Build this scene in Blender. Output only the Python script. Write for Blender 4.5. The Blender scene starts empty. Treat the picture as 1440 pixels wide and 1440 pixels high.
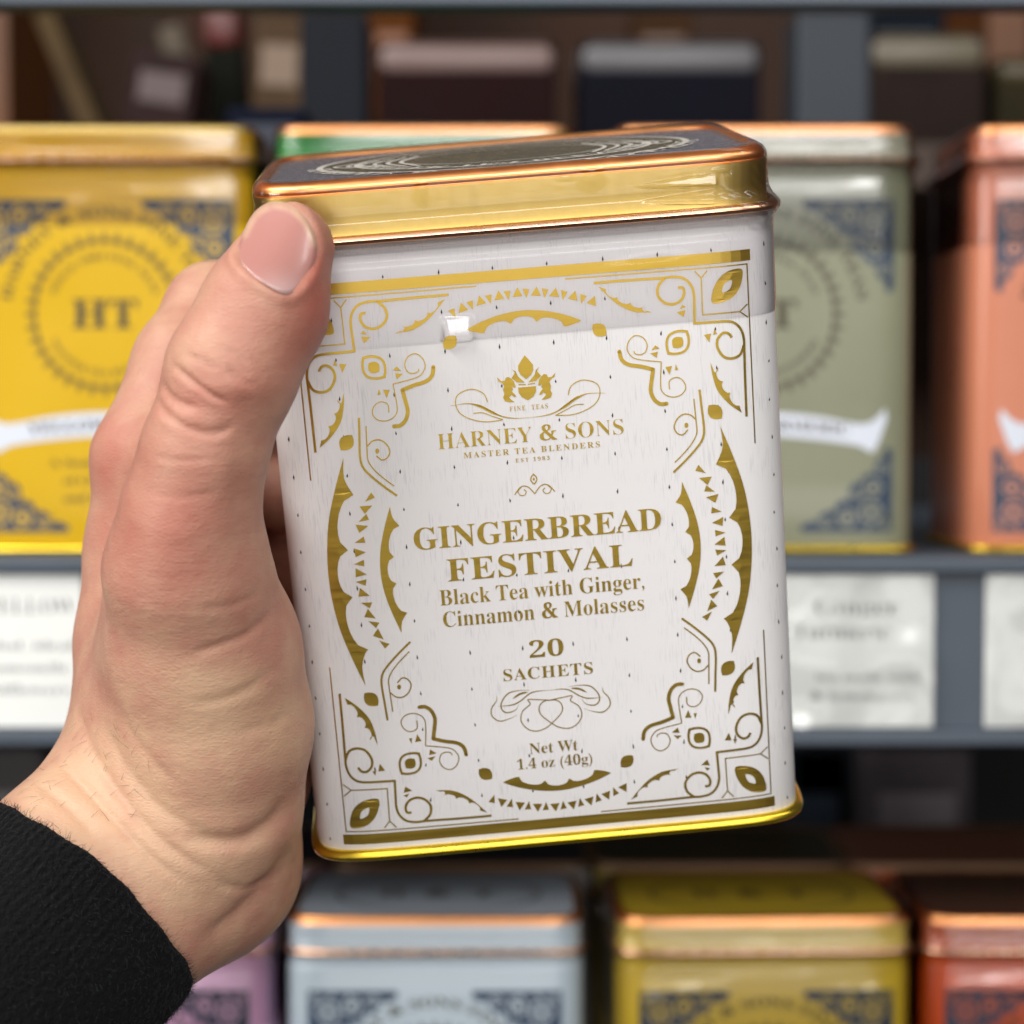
import bpy, bmesh, math, random
import numpy as np
from mathutils import Vector, Matrix
from mathutils.geometry import tessellate_polygon
from mathutils.bvhtree import BVHTree

SC = bpy.context.scene
COL = SC.collection
R = math.radians
MM = 0.001

# ------------------------------------------------------------------ camera
PITCH = R(2.58)
CAM_Z = 1.40
cam_d = bpy.data.cameras.new('camera')
cam_d.sensor_width = 36.0
cam_d.lens = 72.0                       # 28 degree field, a phone at 2x
cam_d.clip_start = 0.01
cam_d.clip_end = 30.0
cam = bpy.data.objects.new('camera', cam_d)
COL.objects.link(cam)
cam.location = (0, 0, CAM_Z)
cam.rotation_euler = (math.pi / 2 - PITCH, 0, 0)
cam_d.dof.use_dof = True
cam_d.dof.focus_distance = 0.316
cam_d.dof.aperture_fstop = 15.0
SC.camera = cam

# ------------------------------------------------------------------ light
world = bpy.data.worlds.new('World')
SC.world = world
world.use_nodes = True
bg = world.node_tree.nodes['Background']
bg.inputs[0].default_value = (1.0, 0.95, 0.92, 1)
bg.inputs[1].default_value = 0.06


def area(name, loc, target, sx, sy, watt, col):
    d = bpy.data.lights.new(name, 'AREA')
    d.shape = 'RECTANGLE'
    d.size, d.size_y = sx, sy
    d.energy = watt
    d.color = col
    o = bpy.data.objects.new(name, d)
    COL.objects.link(o)
    o.location = (loc[0], loc[1], loc[2] + CAM_Z)
    v = Vector((target[0] - loc[0], target[1] - loc[1], target[2] - loc[2]))
    o.rotation_euler = v.to_track_quat('-Z', 'Y').to_euler()
    return o


area('ceiling_strip_lamp', (-0.75, -0.25, 1.05), (0, 0.36, 0), 1.3, 0.18, 22.0, (1.0, 0.97, 0.93))
area('ceiling_strip_lamp', (0.75, -0.55, 1.05), (0, 0.40, 0), 1.3, 0.14, 8.0, (1.0, 0.98, 0.96))
area('ceiling_strip_lamp', (0.30, -2.6, 1.00), (0, 0.40, 0), 1.6, 0.34, 44.0, (1.0, 0.98, 0.96))
area('aisle_fill', (-1.4, -0.85, 0.32), (0, 0.4, 0.0), 1.1, 1.1, 19.0, (1.0, 0.98, 0.95))  # unseen soft panel, added as key light from the left
area('aisle_fill', (0.15, -1.5, -0.33), (0, 0.4, 0.0), 1.3, 0.36, 6.2, (1.0, 0.96, 0.92))  # low panel added in place of the lit aisle opposite, brightens the foil
area('back_aisle_fill', (0.1, 1.0, 1.25), (0, 0.95, 0), 1.3, 0.2, 1.4, (1.0, 0.95, 0.88))  # unseen light added to brighten the back shelf

SC.view_settings.view_transform = 'Standard'
SC.view_settings.look = 'None'
SC.view_settings.exposure = -0.20
SC.view_settings.gamma = 1.0
SC.view_settings.use_curve_mapping = False
SC.cycles.max_bounces = 10
SC.cycles.transparent_max_bounces = 16
SC.cycles.use_denoising = True

# ------------------------------------------------------------------ frames
F_PX = 2880.0
RP = Matrix(((1, 0, 0), (0, math.cos(PITCH), math.sin(PITCH)), (0, -math.sin(PITCH), math.cos(PITCH))))
VIEW = Matrix.Translation((0, 0, CAM_Z)) @ RP.to_4x4()     # x right, y forward, z up seen along the lens axis


def vp(px, py, d):
    """point (mm, view frame) on the sight line of a picture point at distance d mm"""
    return np.array([(px - 720) / F_PX * d, d, -(py - 720) / F_PX * d])


def wp(px, py, y):
    """world point (m) at world depth y (m)"""
    v = RP @ Vector(((px - 720) / F_PX, 1.0, -(py - 720) / F_PX))
    s = y / v.y
    return Vector((v.x * s, y, v.z * s + CAM_Z))


# ------------------------------------------------------------------ materials
def srgb(r, g, b):
    f = lambda c: ((c / 255) / 12.92 if c / 255 <= 0.04045 else (((c / 255) + 0.055) / 1.055) ** 2.4)
    return (f(r), f(g), f(b), 1)


def mat(name, col, rough=0.5, metal=0.0, spec=0.5, coat=0.0, noise=0.0, nscale=60.0, bump=0.0, bscale=400.0, bdist=0.0002, stretch=None):
    m = bpy.data.materials.new(name)
    m.use_nodes = True
    nt = m.node_tree
    p = nt.nodes['Principled BSDF']
    p.inputs['Base Color'].default_value = col
    p.inputs['Roughness'].default_value = rough
    p.inputs['Metallic'].default_value = metal
    p.inputs['Specular IOR Level'].default_value = spec
    p.inputs['Coat Weight'].default_value = coat
    p.inputs['Coat Roughness'].default_value = 0.08
    tc = nt.nodes.new('ShaderNodeTexCoord')
    mp = nt.nodes.new('ShaderNodeMapping')
    nt.links.new(tc.outputs['Object'], mp.inputs[0])
    if stretch:
        mp.inputs['Scale'].default_value = stretch
    if noise > 0:
        n = nt.nodes.new('ShaderNodeTexNoise')
        n.inputs['Scale'].default_value = nscale
        n.inputs['Detail'].default_value = 6
        nt.links.new(mp.outputs[0], n.inputs['Vector'])
        mx = nt.nodes.new('ShaderNodeMix')
        mx.data_type = 'RGBA'
        mx.blend_type = 'MULTIPLY'
        mx.inputs[0].default_value = 1.0
        rp = nt.nodes.new('ShaderNodeMapRange')
        rp.inputs['From Min'].default_value = 0.3
        rp.inputs['From Max'].default_value = 0.7
        rp.inputs['To Min'].default_value = 1 - noise
        rp.inputs['To Max'].default_value = 1 + noise * 0.5
        nt.links.new(n.outputs['Fac'], rp.inputs['Value'])
        mx.inputs[6].default_value = col
        nt.links.new(rp.outputs[0], mx.inputs[7])
        nt.links.new(mx.outputs[2], p.inputs['Base Color'])
        rr = nt.nodes.new('ShaderNodeMapRange')
        rr.inputs['To Min'].default_value = max(rough - 0.1, 0.02)
        rr.inputs['To Max'].default_value = rough + 0.1
        nt.links.new(n.outputs['Fac'], rr.inputs['Value'])
        nt.links.new(rr.outputs[0], p.inputs['Roughness'])
    if bump > 0:
        n2 = nt.nodes.new('ShaderNodeTexNoise')
        n2.inputs['Scale'].default_value = bscale
        n2.inputs['Detail'].default_value = 4
        nt.links.new(mp.outputs[0], n2.inputs['Vector'])
        b = nt.nodes.new('ShaderNodeBump')
        b.inputs['Strength'].default_value = bump
        b.inputs['Distance'].default_value = bdist
        nt.links.new(n2.outputs['Fac'], b.inputs['Height'])
        nt.links.new(b.outputs[0], p.inputs['Normal'])
    return m


def film_mat(name, tint, ior, bump, bscale, haze=0.03, rough=0.06, gain=0.6):
    """clear shrink film: lets light through, mirrors lamps by Fresnel"""
    m = bpy.data.materials.new(name)
    m.use_nodes = True
    nt = m.node_tree
    nt.nodes.remove(nt.nodes['Principled BSDF'])
    out = nt.nodes['Material Output']
    tr = nt.nodes.new('ShaderNodeBsdfTransparent')
    tr.inputs[0].default_value = tint
    gl = nt.nodes.new('ShaderNodeBsdfGlossy')
    gl.inputs['Roughness'].default_value = rough
    gl.inputs['Color'].default_value = (1, 1, 1, 1)
    fr = nt.nodes.new('ShaderNodeFresnel')
    fr.inputs['IOR'].default_value = ior
    ad = nt.nodes.new('ShaderNodeMath')
    ad.use_clamp = True
    ad.operation = 'MULTIPLY_ADD'
    ad.inputs[1].default_value = gain
    ad.inputs[2].default_value = haze
    nt.links.new(fr.outputs[0], ad.inputs[0])
    tc = nt.nodes.new('ShaderNodeTexCoord')
    n = nt.nodes.new('ShaderNodeTexNoise')
    n.inputs['Scale'].default_value = bscale
    n.inputs['Detail'].default_value = 2
    n.inputs['Distortion'].default_value = 1.2
    nt.links.new(tc.outputs['Object'], n.inputs['Vector'])
    b = nt.nodes.new('ShaderNodeBump')
    b.inputs['Strength'].default_value = bump
    b.inputs['Distance'].default_value = 0.001
    nt.links.new(n.outputs['Fac'], b.inputs['Height'])
    nt.links.new(b.outputs[0], gl.inputs['Normal'])
    nt.links.new(b.outputs[0], fr.inputs['Normal'])
    mx = nt.nodes.new('ShaderNodeMixShader')
    nt.links.new(ad.outputs[0], mx.inputs[0])
    nt.links.new(tr.outputs[0], mx.inputs[1])
    nt.links.new(gl.outputs[0], mx.inputs[2])
    nt.links.new(mx.outputs[0], out.inputs['Surface'])
    return m


M_SLATE = mat('slate_paint', srgb(74, 84, 96), 0.45, 0.0, noise=0.12, nscale=30, bump=0.05, bscale=900)
M_DARK = mat('dark_panel', srgb(22, 20, 22), 0.6, noise=0.2, nscale=20)
M_COPPER = mat('copper_rim', (0.97, 0.42, 0.15, 1), 0.36, 1.0, noise=0.02, nscale=200)
M_PINKCU = mat('rose_copper_rim', (0.74, 0.42, 0.26, 1), 0.28, 1.0, noise=0.02, nscale=200)
M_GOLD = mat('gold_foil', (0.76, 0.52, 0.09, 1), 0.33, 1.0, noise=0.05, nscale=500, stretch=(0.15, 1, 3.5))
M_GOLDLID = mat('gold_lacquer', (0.60, 0.43, 0.13, 1), 0.40, 1.0, noise=0.06, nscale=300, stretch=(3.0, 1, 0.1))
M_GOLDRIM = mat('bright_gold_rim', (0.92, 0.66, 0.06, 1), 0.30, 1.0, noise=0.02, nscale=200)
M_NAVY = mat('navy_ink', srgb(42, 62, 88), 0.4, noise=0.5, nscale=700)
M_INK = mat('dark_ink', srgb(60, 52, 30), 0.5)
M_TICK = mat('brown_ink', srgb(52, 40, 44), 0.6)
M_PAPER = mat('white_card', srgb(238, 240, 237), 0.6, noise=0.03, nscale=40)
M_PRINT = mat('grey_card_ink', srgb(120, 124, 122), 0.6)
M_FILM = film_mat('shrink_film', (0.985, 0.978, 0.99, 1), 1.45, 0.0, 110, 0.0, 0.15, 0.8)
M_FILMBG = film_mat('shrink_film_loose', (0.985, 0.985, 0.99, 1), 1.5, 0.0, 75, 0.0, 0.15, 1.0)
M_SLEEVE = film_mat('card_sleeve_film', (0.98, 0.985, 0.985, 1), 1.45, 0.1, 60, 0.0, 0.14, 0.9)


# ------------------------------------------------------------------ mesh helpers (lengths in mm)
def link(name, me, material, parent=None, smooth=True):
    o = bpy.data.objects.new(name, me)
    COL.objects.link(o)
    if material is not None:
        me.materials.clear()
        me.materials.append(material)
    if parent is not None:
        o.parent = parent
    if smooth:
        me.polygons.foreach_set('use_smooth', [True] * len(me.polygons))
    return o


def mesh(name, verts, faces):
    me = bpy.data.meshes.new(name)
    v = np.asarray(verts, float) * MM
    me.from_pydata([tuple(p) for p in v], [], [tuple(int(i) for i in f) for f in faces])
    me.update()
    return me


def empty(name, label, cat, matrix=None, group=None):
    o = bpy.data.objects.new(name, None)
    o.empty_display_size = 0.02
    COL.objects.link(o)
    if matrix is not None:
        o.matrix_world = matrix
    tag(o, label, cat, group)
    return o


def tag(o, label, cat, group=None):
    o['label'] = label
    o['category'] = cat
    if group:
        o['group'] = group
    return o


class Acc:
    """collects faces of one part"""
    def __init__(s):
        s.v, s.f = [], []

    def add(s, v, f):
        n = len(s.v)
        s.v += [tuple(p) for p in v]
        s.f += [tuple(i + n for i in q) for q in f]

    def me(s, name):
        return mesh(name, s.v, s.f)


def spline(pts, n=6, closed=False):
    P = [np.array(p, float) for p in pts]
    out = []
    m = len(P)
    rng = range(m if closed else m - 1)
    for i in rng:
        if closed:
            a, b, c, d = P[(i - 1) % m], P[i], P[(i + 1) % m], P[(i + 2) % m]
        else:
            a, b, c, d = P[max(i - 1, 0)], P[i], P[i + 1], P[min(i + 2, m - 1)]
        for k in range(n):
            t = k / n
            out.append(0.5 * ((2 * b) + (-a + c) * t + (2 * a - 5 * b + 4 * c - d) * t * t + (-a + 3 * b - 3 * c + d) * t ** 3))
    if not closed:
        out.append(P[-1])
    return out


def rbox(sx, sy, sz, bev=1.0, seg=2):
    bm = bmesh.new()
    bmesh.ops.create_cube(bm, size=1.0)
    bmesh.ops.scale(bm, vec=(sx, sy, sz), verts=bm.verts)
    bmesh.ops.bevel(bm, geom=list(bm.edges), offset=min(bev, sx / 2.1, sy / 2.1, sz / 2.1), segments=seg, profile=0.5, affect='EDGES')
    v = [tuple(p.co) for p in bm.verts]
    idx = {p: i for i, p in enumerate(bm.verts)}
    f = [tuple(idx[q] for q in fc.verts) for fc in bm.faces]
    bm.free()
    return v, f


def box_obj(name, x0, x1, y0, y1, z0, z1, m, parent=None, bev=0.8):
    """world box in metres, origin at its base centre"""
    v, f = rbox((x1 - x0) * 1000, (y1 - y0) * 1000, (z1 - z0) * 1000, bev)
    h = (z1 - z0) * 500
    me = mesh(name, [(a, b, c + h) for a, b, c in v], f)
    o = link(name, me, m, None, False)
    o.location = ((x0 + x1) / 2, (y0 + y1) / 2, z0)
    if parent is not None:
        o.parent = parent
        o.matrix_parent_inverse = parent.matrix_world.inverted()
    return o


# ------------------------------------------------------------------ lettering
def boldserif(s):
    o = ''
    for c in s:
        if 'A' <= c <= 'Z':
            o += chr(0x1D400 + ord(c) - 65)
        elif 'a' <= c <= 'z':
            o += chr(0x1D41A + ord(c) - 97)
        elif '0' <= c <= '9':
            o += chr(0x1D7CE + ord(c) - 48)
        elif c == '&':
            o += chr(0x1F674)
        else:
            o += c
    return o


_tc = {}


def text_geo(s, offset=0.0, space=1.0):
    key = (s, offset, space)
    if key in _tc:
        return _tc[key]
    c = bpy.data.curves.new('lettering', 'FONT')
    c.body = boldserif(s)
    c.offset = offset
    c.space_character = space
    c.resolution_u = 3
    o = bpy.data.objects.new('lettering', c)
    COL.objects.link(o)
    dg = bpy.context.evaluated_depsgraph_get()
    me = bpy.data.meshes.new_from_object(o.evaluated_get(dg))
    v = np.array([tuple(p.co) for p in me.vertices])
    f = [tuple(p.vertices) for p in me.polygons]
    bpy.data.objects.remove(o)
    bpy.data.curves.remove(c)
    bpy.data.meshes.remove(me)
    v[:, 0] -= (v[:, 0].min() + v[:, 0].max()) / 2
    _tc[key] = (v, f)
    return v, f


def text_fit(s, width, cap, offset=0.0, space=1.0):
    """flat text, centred, `width` wide, capitals `cap` high, baseline at 0"""
    v, f = text_geo(s, offset, space)
    v = v.copy()
    v[:, 0] *= width / max(v[:, 0].max() - v[:, 0].min(), 1e-6)
    v[:, 1] *= cap / 0.674
    return v[:, :2], f


# ------------------------------------------------------------------ tin geometry
TA, TB, TN = 40.7, 30.0, 9.5            # half width, half depth (mm), squareness of the rounded section


def section(n, d=0.0, a=TA, b=TB, N=TN):
    t = np.linspace(0, 2 * math.pi, 4001)[:-1]
    c, s = np.cos(t), np.sin(t)
    r = (np.abs(c / (a + d)) ** N + np.abs(s / (b + d)) ** N) ** (-1 / N)
    P = np.stack([r * c, r * s], 1)
    # even spacing, denser round the corners
    seg = np.linalg.norm(np.diff(np.vstack([P, P[:1]]), axis=0), axis=1)
    ang = np.unwrap(np.arctan2(*np.diff(np.vstack([P, P[:2]]), axis=0).T[::-1]))
    turn = np.abs(np.diff(ang))
    w = seg / seg.sum() + 1.4 * turn / turn.sum()
    L = np.concatenate([[0], np.cumsum(w)])
    q = np.linspace(0, L[-1], n + 1)[:-1]
    PP = np.vstack([P, P[:1]])
    return np.stack([np.interp(q, L, PP[:, 0]), np.interp(q, L, PP[:, 1]) + TB], 1)   # front face at y = 0


def front_y(x):
    x = np.clip(np.abs(np.asarray(x, float)), 0, TA - 0.05)
    return TB - TB * (1 - (x / TA) ** TN) ** (1 / TN)


def sweep(rings, n, cap_first=False, cap_last=False, warp=None):
    """rings: (z, outset); returns verts, quads"""
    V, Fc = [], []
    base = section(n)
    for z, d in rings:
        P = section(n, d) if abs(d) > 1e-6 else base
        for p in P:
            V.append((p[0], p[1], z))
    m = len(rings)
    for i in range(m - 1):
        for j in range(n):
            k = (j + 1) % n
            Fc.append((i * n + j, i * n + k, (i + 1) * n + k, (i + 1) * n + j))
    if cap_first:
        Fc.append(tuple(range(n - 1, -1, -1)))
    if cap_last:
        Fc.append(tuple((m - 1) * n + j for j in range(n)))
    return V, Fc


def bead(z, d, r, n=10, a0=0, a1=360):
    return [(z + r * math.sin(R(a)), d + r * math.cos(R(a))) for a in np.linspace(a0, a1, n)]


BODY_RINGS = [(-48.3, -0.5), (-47.8, -0.2), (-47.2, 0), (-30, 0), (-15, 0), (0, 0), (15, 0), (30, 0), (47.6, 0), (48.3, -0.12), (48.8, -0.5), (49.4, -0.62), (50.0, -0.5), (50.5, -0.3), (51.0, -0.5), (53.0, -1.2)]
SKIRT_RINGS = [(53.0, -0.3), (53.3, -0.45), (56, -0.5), (59.3, -0.5), (59.65, -0.55)]
CHAMF_RINGS = [(59.65, -0.55), (59.75, -0.75), (59.9, -0.82), (60.1, -0.6), (60.35, -0.55), (60.8, -0.65), (61.2, -0.9), (61.6, -1.35), (61.8, -1.8), (61.8, -2.2), (61.55, -2.5), (61.25, -2.7)]
TOP_Z = 61.25


def top_disc(n, d):
    P = section(n, d)
    V = [(p[0], p[1], TOP_Z) for p in P]
    return V, [tuple(range(n))]


def on_front(xy, f, off=0.06):
    """flat print (x,z) laid on the slightly bowed front"""
    xy = np.asarray(xy, float)
    return [(p[0], float(front_y(p[0])) - off, p[1]) for p in xy], f


def ribbon(path, w, taper=False):
    P = np.array(path, float)
    T = np.gradient(P, axis=0)
    T /= np.maximum(np.linalg.norm(T, axis=1, keepdims=True), 1e-9)
    Nn = np.stack([-T[:, 1], T[:, 0]], 1)
    ww = np.full(len(P), w / 2)
    if taper:
        ww *= np.clip(np.sin(np.linspace(0.05, math.pi - 0.05, len(P))) * 1.3, 0.25, 1)
    A, B = P + Nn * ww[:, None], P - Nn * ww[:, None]
    V = np.vstack([A, B])
    n = len(P)
    return V, [(i, n + i, n + i + 1, i + 1) for i in range(n - 1)]


def resample(path, step):
    P = np.array(path, float)
    L = np.concatenate([[0], np.cumsum(np.linalg.norm(np.diff(P, axis=0), axis=1))])
    q = np.linspace(0, L[-1], max(2, int(L[-1] / step) + 1))
    return np.stack([np.interp(q, L, P[:, 0]), np.interp(q, L, P[:, 1])], 1)


def poly_ribbon(path, w, step=0.5):
    """mitred polyline ribbon with sharp corners kept"""
    V, Fc = [], []
    for a, b in zip(path[:-1], path[1:]):
        a, b = np.array(a, float), np.array(b, float)
        t = (b - a) / max(np.linalg.norm(b - a), 1e-9)
        P = resample([a - t * w * 0.45, b + t * w * 0.45], 3.0)
        v, f = ribbon(P, w)
        n = len(V)
        V += [tuple(p) for p in v]
        Fc += [tuple(i + n for i in q) for q in f]
    return np.array(V), Fc


def fill(poly, hole=None):
    loops = [[Vector((p[0], p[1], 0)) for p in poly]]
    pts = list(poly)
    if hole is not None:
        loops.append([Vector((p[0], p[1], 0)) for p in hole])
        pts = pts + list(hole)
    tri = tessellate_polygon(loops)
    return np.array([tuple(p)[:2] for p in pts]), [tuple(t) for t in tri]


def lens(a, b, fat=0.5, n=8):
    """pointed leaf from a to b"""
    a, b = np.array(a, float), np.array(b, float)
    t = b - a
    nn = np.array([-t[1], t[0]]) * fat
    u = np.linspace(0, 1, n)
    A = [a + t * k + nn * math.sin(math.pi * k) ** 0.8 * 0.5 for k in u]
    B = [a + t * k - nn * math.sin(math.pi * k) ** 0.8 * 0.5 for k in u[::-1][1:-1]]
    return A + B


def arc_scallop(tips, depth, side):
    """scalloped edge through tips; bulges to `side` (+1 left of travel)"""
    out = []
    for a, b in zip(tips[:-1], tips[1:]):
        a, b = np.array(a, float), np.array(b, float)
        t = b - a
        nn = np.array([-t[1], t[0]]) / max(np.linalg.norm(t), 1e-9) * side
        for k in range(8):
            u = k / 8
            out.append(a + t * u + nn * depth * (1 - (2 * u - 1) ** 2) ** 0.5)
    out.append(np.array(tips[-1], float))
    return out


# ------------------------------------------------------------------ print of the white tin
CORNER = dict(
    thinL=[(35.2, -15.6), (35.2, -44.0), (6.9, -44.1)],
    line2a=[(34.0, -20.0), (34.05, -26.1), (34.13, -30.6), (34.13, -32.5), (33.7, -34.0), (32.8, -35.0), (31.6, -35.4), (29.0, -35.5), (26.45, -35.55)],
    line2b=[(26.45, -35.4), (26.55, -38.1), (26.6, -40.2), (26.15, -41.65), (25.1, -42.7), (23.5, -43.05), (21.7, -43.0), (16, -43.1), (11.2, -43.1)],
    sp1=[(34.1, -31.4), (33.45, -30.0), (32.2, -29.5), (30.8, -29.9), (29.9, -31.35), (29.95, -32.7), (30.8, -33.6), (31.7, -33.5), (32.2, -32.8)],
    sp2=[(22.3, -43.0), (21.2, -41.9), (21.0, -40.4), (21.9, -39.2), (23.2, -38.8), (24.4, -39.2), (25.07, -40.2), (24.95, -41.2), (24.2, -41.3)],
    fat=[(21.4, -23.25), (20.4, -23.3), (19.5, -24.1), (19.05, -25.45), (19.25, -27.0), (19.6, -28.85)],
    fat2=[(19.6, -28.85), (17.8, -29.45), (15.8, -29.95), (14.8, -30.8), (14.5, -32.1)],
    thin=[(22.0, -25.5), (22.0, -26.65), (22.5, -27.15), (23.4, -27.25), (24.25, -26.6), (24.55, -25.5), (23.9, -24.55), (22.7, -24.2), (21.5, -24.55), (20.75, -25.4), (20.65, -26.7), (20.95, -29.95)],
    thin2=[(20.95, -29.95), (17.9, -30.5), (16.5, -31.05), (15.75, -32.3), (16.1, -33.65), (17.1, -34.4), (18.3, -34.0), (18.9, -32.8), (18.5, -31.65), (17.65, -31.35), (16.9, -31.6), (16.8, -32.0)],
    dblT=[(21.9, -12.1), (23.9, -13.85), (25.9, -15.85), (26.85, -17.25), (27.1, -18.95), (26.9, -22), (26.7, -25.05)],
    dblt=[(22.2, -13.7), (23.85, -15.2), (25.1, -16.6), (25.9, -18.1), (25.92, -19.75), (25.73, -23.65)],
    dblS=[(25.8, -20.4), (25.0, -21.15), (23.9, -21.3), (22.9, -20.6), (22.4, -19.4), (22.8, -18.4), (23.7, -18.05), (24.55, -18.8)],
)
TRIS = [(21.53, -29.06), (22.59, -29.16), (22.13, -27.8), (22.99, -28.44), (23.52, -28.42), (23.19, -29.4), (19.26, -31.41), (20.5, -31.6), (20.27, -30.64), (19.49, -31.89), (20.83, -32.09), (20.16, -32.63),
        (27.84, -33.62), (28.98, -33.73), (28.62, -32.37), (29.28, -33.49), (29.92, -33.62), (29.52, -34.42), (23.77, -37.53), (25.2, -37.74), (24.82, -36.68), (24.29, -37.96), (25.28, -38.21), (24.72, -38.61)]


def corner_print():
    A = Acc()
    C = CORNER

    def put(g):
        v, f = g
        A.add([(p[0], p[1], 0) for p in v], f)
    put(poly_ribbon(C['thinL'], 0.2))
    for k in ('line2a', 'line2b'):
        put(ribbon(spline(C[k], 5), 0.40))
    for k in ('sp1', 'sp2'):
        put(ribbon(spline(C[k], 5), 0.42))
    put(poly_ribbon([(34.9, -37.7), (33.7, -36.72), (34.9, -35.75)], 0.2))
    put(poly_ribbon([(33.7, -36.72), (27.8, -36.78), (27.9, -42.5), (26.95, -43.6)], 0.2))
    put(poly_ribbon([(27.9, -42.5), (28.8, -43.55)], 0.2))
    leaf = spline([(29.4, -38.5), (31.6, -38.6), (33.2, -39.55), (34.15, -41.15), (34.35, -43.25), (32.3, -43.25), (30.65, -42.2), (29.6, -40.45)], 4, True)
    hole = spline([(31.05, -39.95), (31.95, -40.2), (32.5, -40.8), (32.65, -41.75), (31.75, -41.5), (31.2, -40.85)], 4, True)
    put(fill(leaf, hole))
    # toothed crescents
    cr = spline([(33.26, -20.7), (31.3, -22.3), (29.6, -24.55), (28.87, -27.1), (28.65, -29.2)], 6)
    put(fill(cr + arc_scallop([(29.0, -28.2), (29.85, -28.2), (30.5, -26.0), (31.6, -24.1), (32.9, -21.9)], 0.65, 1)))
    cb = spline([(20.0, -37.8), (17.3, -38.1), (15.05, -39.25), (13.35, -40.8), (11.85, -42.5)], 6)
    put(fill(cb + arc_scallop([(13.0, -42.0), (14.7, -40.6), (16.7, -39.6), (18.8, -38.95), (19.2, -38.1)], 0.55, 1)))
    for a, b in (((30.0, -20.1), (28.0, -22.4)), ((12.65, -34.8), (10.6, -36.65))):
        put(fill(lens(a, b, 0.75)))
    # eye
    e0, e1 = (22.0, -31.0), (25.35, -34.55)
    outer = lens(e0, e1, 0.80, 12)
    c = np.mean(outer, 0)
    inner = [c + (p - c) * np.array([0.80, 0.80]) for p in outer]
    put(fill(outer, inner))
    put(fill(lens(c - (0.75, -0.75), c + (0.75, -0.75), 0.9)))
    for i in range(0, len(TRIS), 3):
        put((np.array(TRIS[i:i + 3]), [(0, 1, 2)]))
    for k in ('fat', 'fat2'):
        put(ribbon(spline(C[k], 6), 0.62))
    t = np.linspace(0, 2 * math.pi, 11)[:-1]
    for cx, cz in (C['fat'][0], C['fat2'][-1], C['fat'][-1]):
        put(fill([(cx + 0.31 * math.cos(a), cz + 0.31 * math.sin(a)) for a in t]))
    for k in ('thin', 'thin2'):
        put(ribbon(spline(C[k], 5), 0.17))
    put(ribbon(spline(C['dblT'], 6), 0.36))
    put(ribbon(spline(C['dblt'], 6), 0.2))
    put(ribbon(spline(C['dblS'], 6), 0.22))
    put(fill([(24.34 + 0.32 * math.cos(a), -19.53 + 0.42 * math.sin(a)) for a in t]))
    return A


def refine(v, f, step=3.0):
    """split long faces so flat print can follow the bowed sheet"""
    bm = bmesh.new()
    vs = [bm.verts.new((p[0], p[1], 0)) for p in v]
    for q in f:
        try:
            bm.faces.new([vs[i] for i in q])
        except ValueError:
            pass
    for _ in range(5):
        long_ = [e for e in bm.edges if abs(e.verts[0].co.x - e.verts[1].co.x) > step]
        if not long_:
            break
        bmesh.ops.subdivide_edges(bm, edges=long_, cuts=1)
        bmesh.ops.triangulate(bm, faces=[q for q in bm.faces if len(q.verts) > 3])
    idx = {p: i for i, p in enumerate(bm.verts)}
    V = [tuple(p.co)[:2] for p in bm.verts]
    Fc = [tuple(idx[p] for p in q.verts) for q in bm.faces]
    bm.free()
    return V, Fc


def flat_part(name, A, m, parent, sx=1, sz=1, dx=0.0, off=0.06):
    v = np.array(A.v)
    v = np.stack([v[:, 0] * sx + dx, v[:, 1] * sz], 1)
    f = A.f if sx * sz > 0 else [tuple(reversed(q)) for q in A.f]
    v, f = refine(v, f)
    V, Fc = on_front(v, f, off)
    me = mesh(name, V, Fc)
    o = link(name, me, m, parent, False)
    return o


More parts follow.
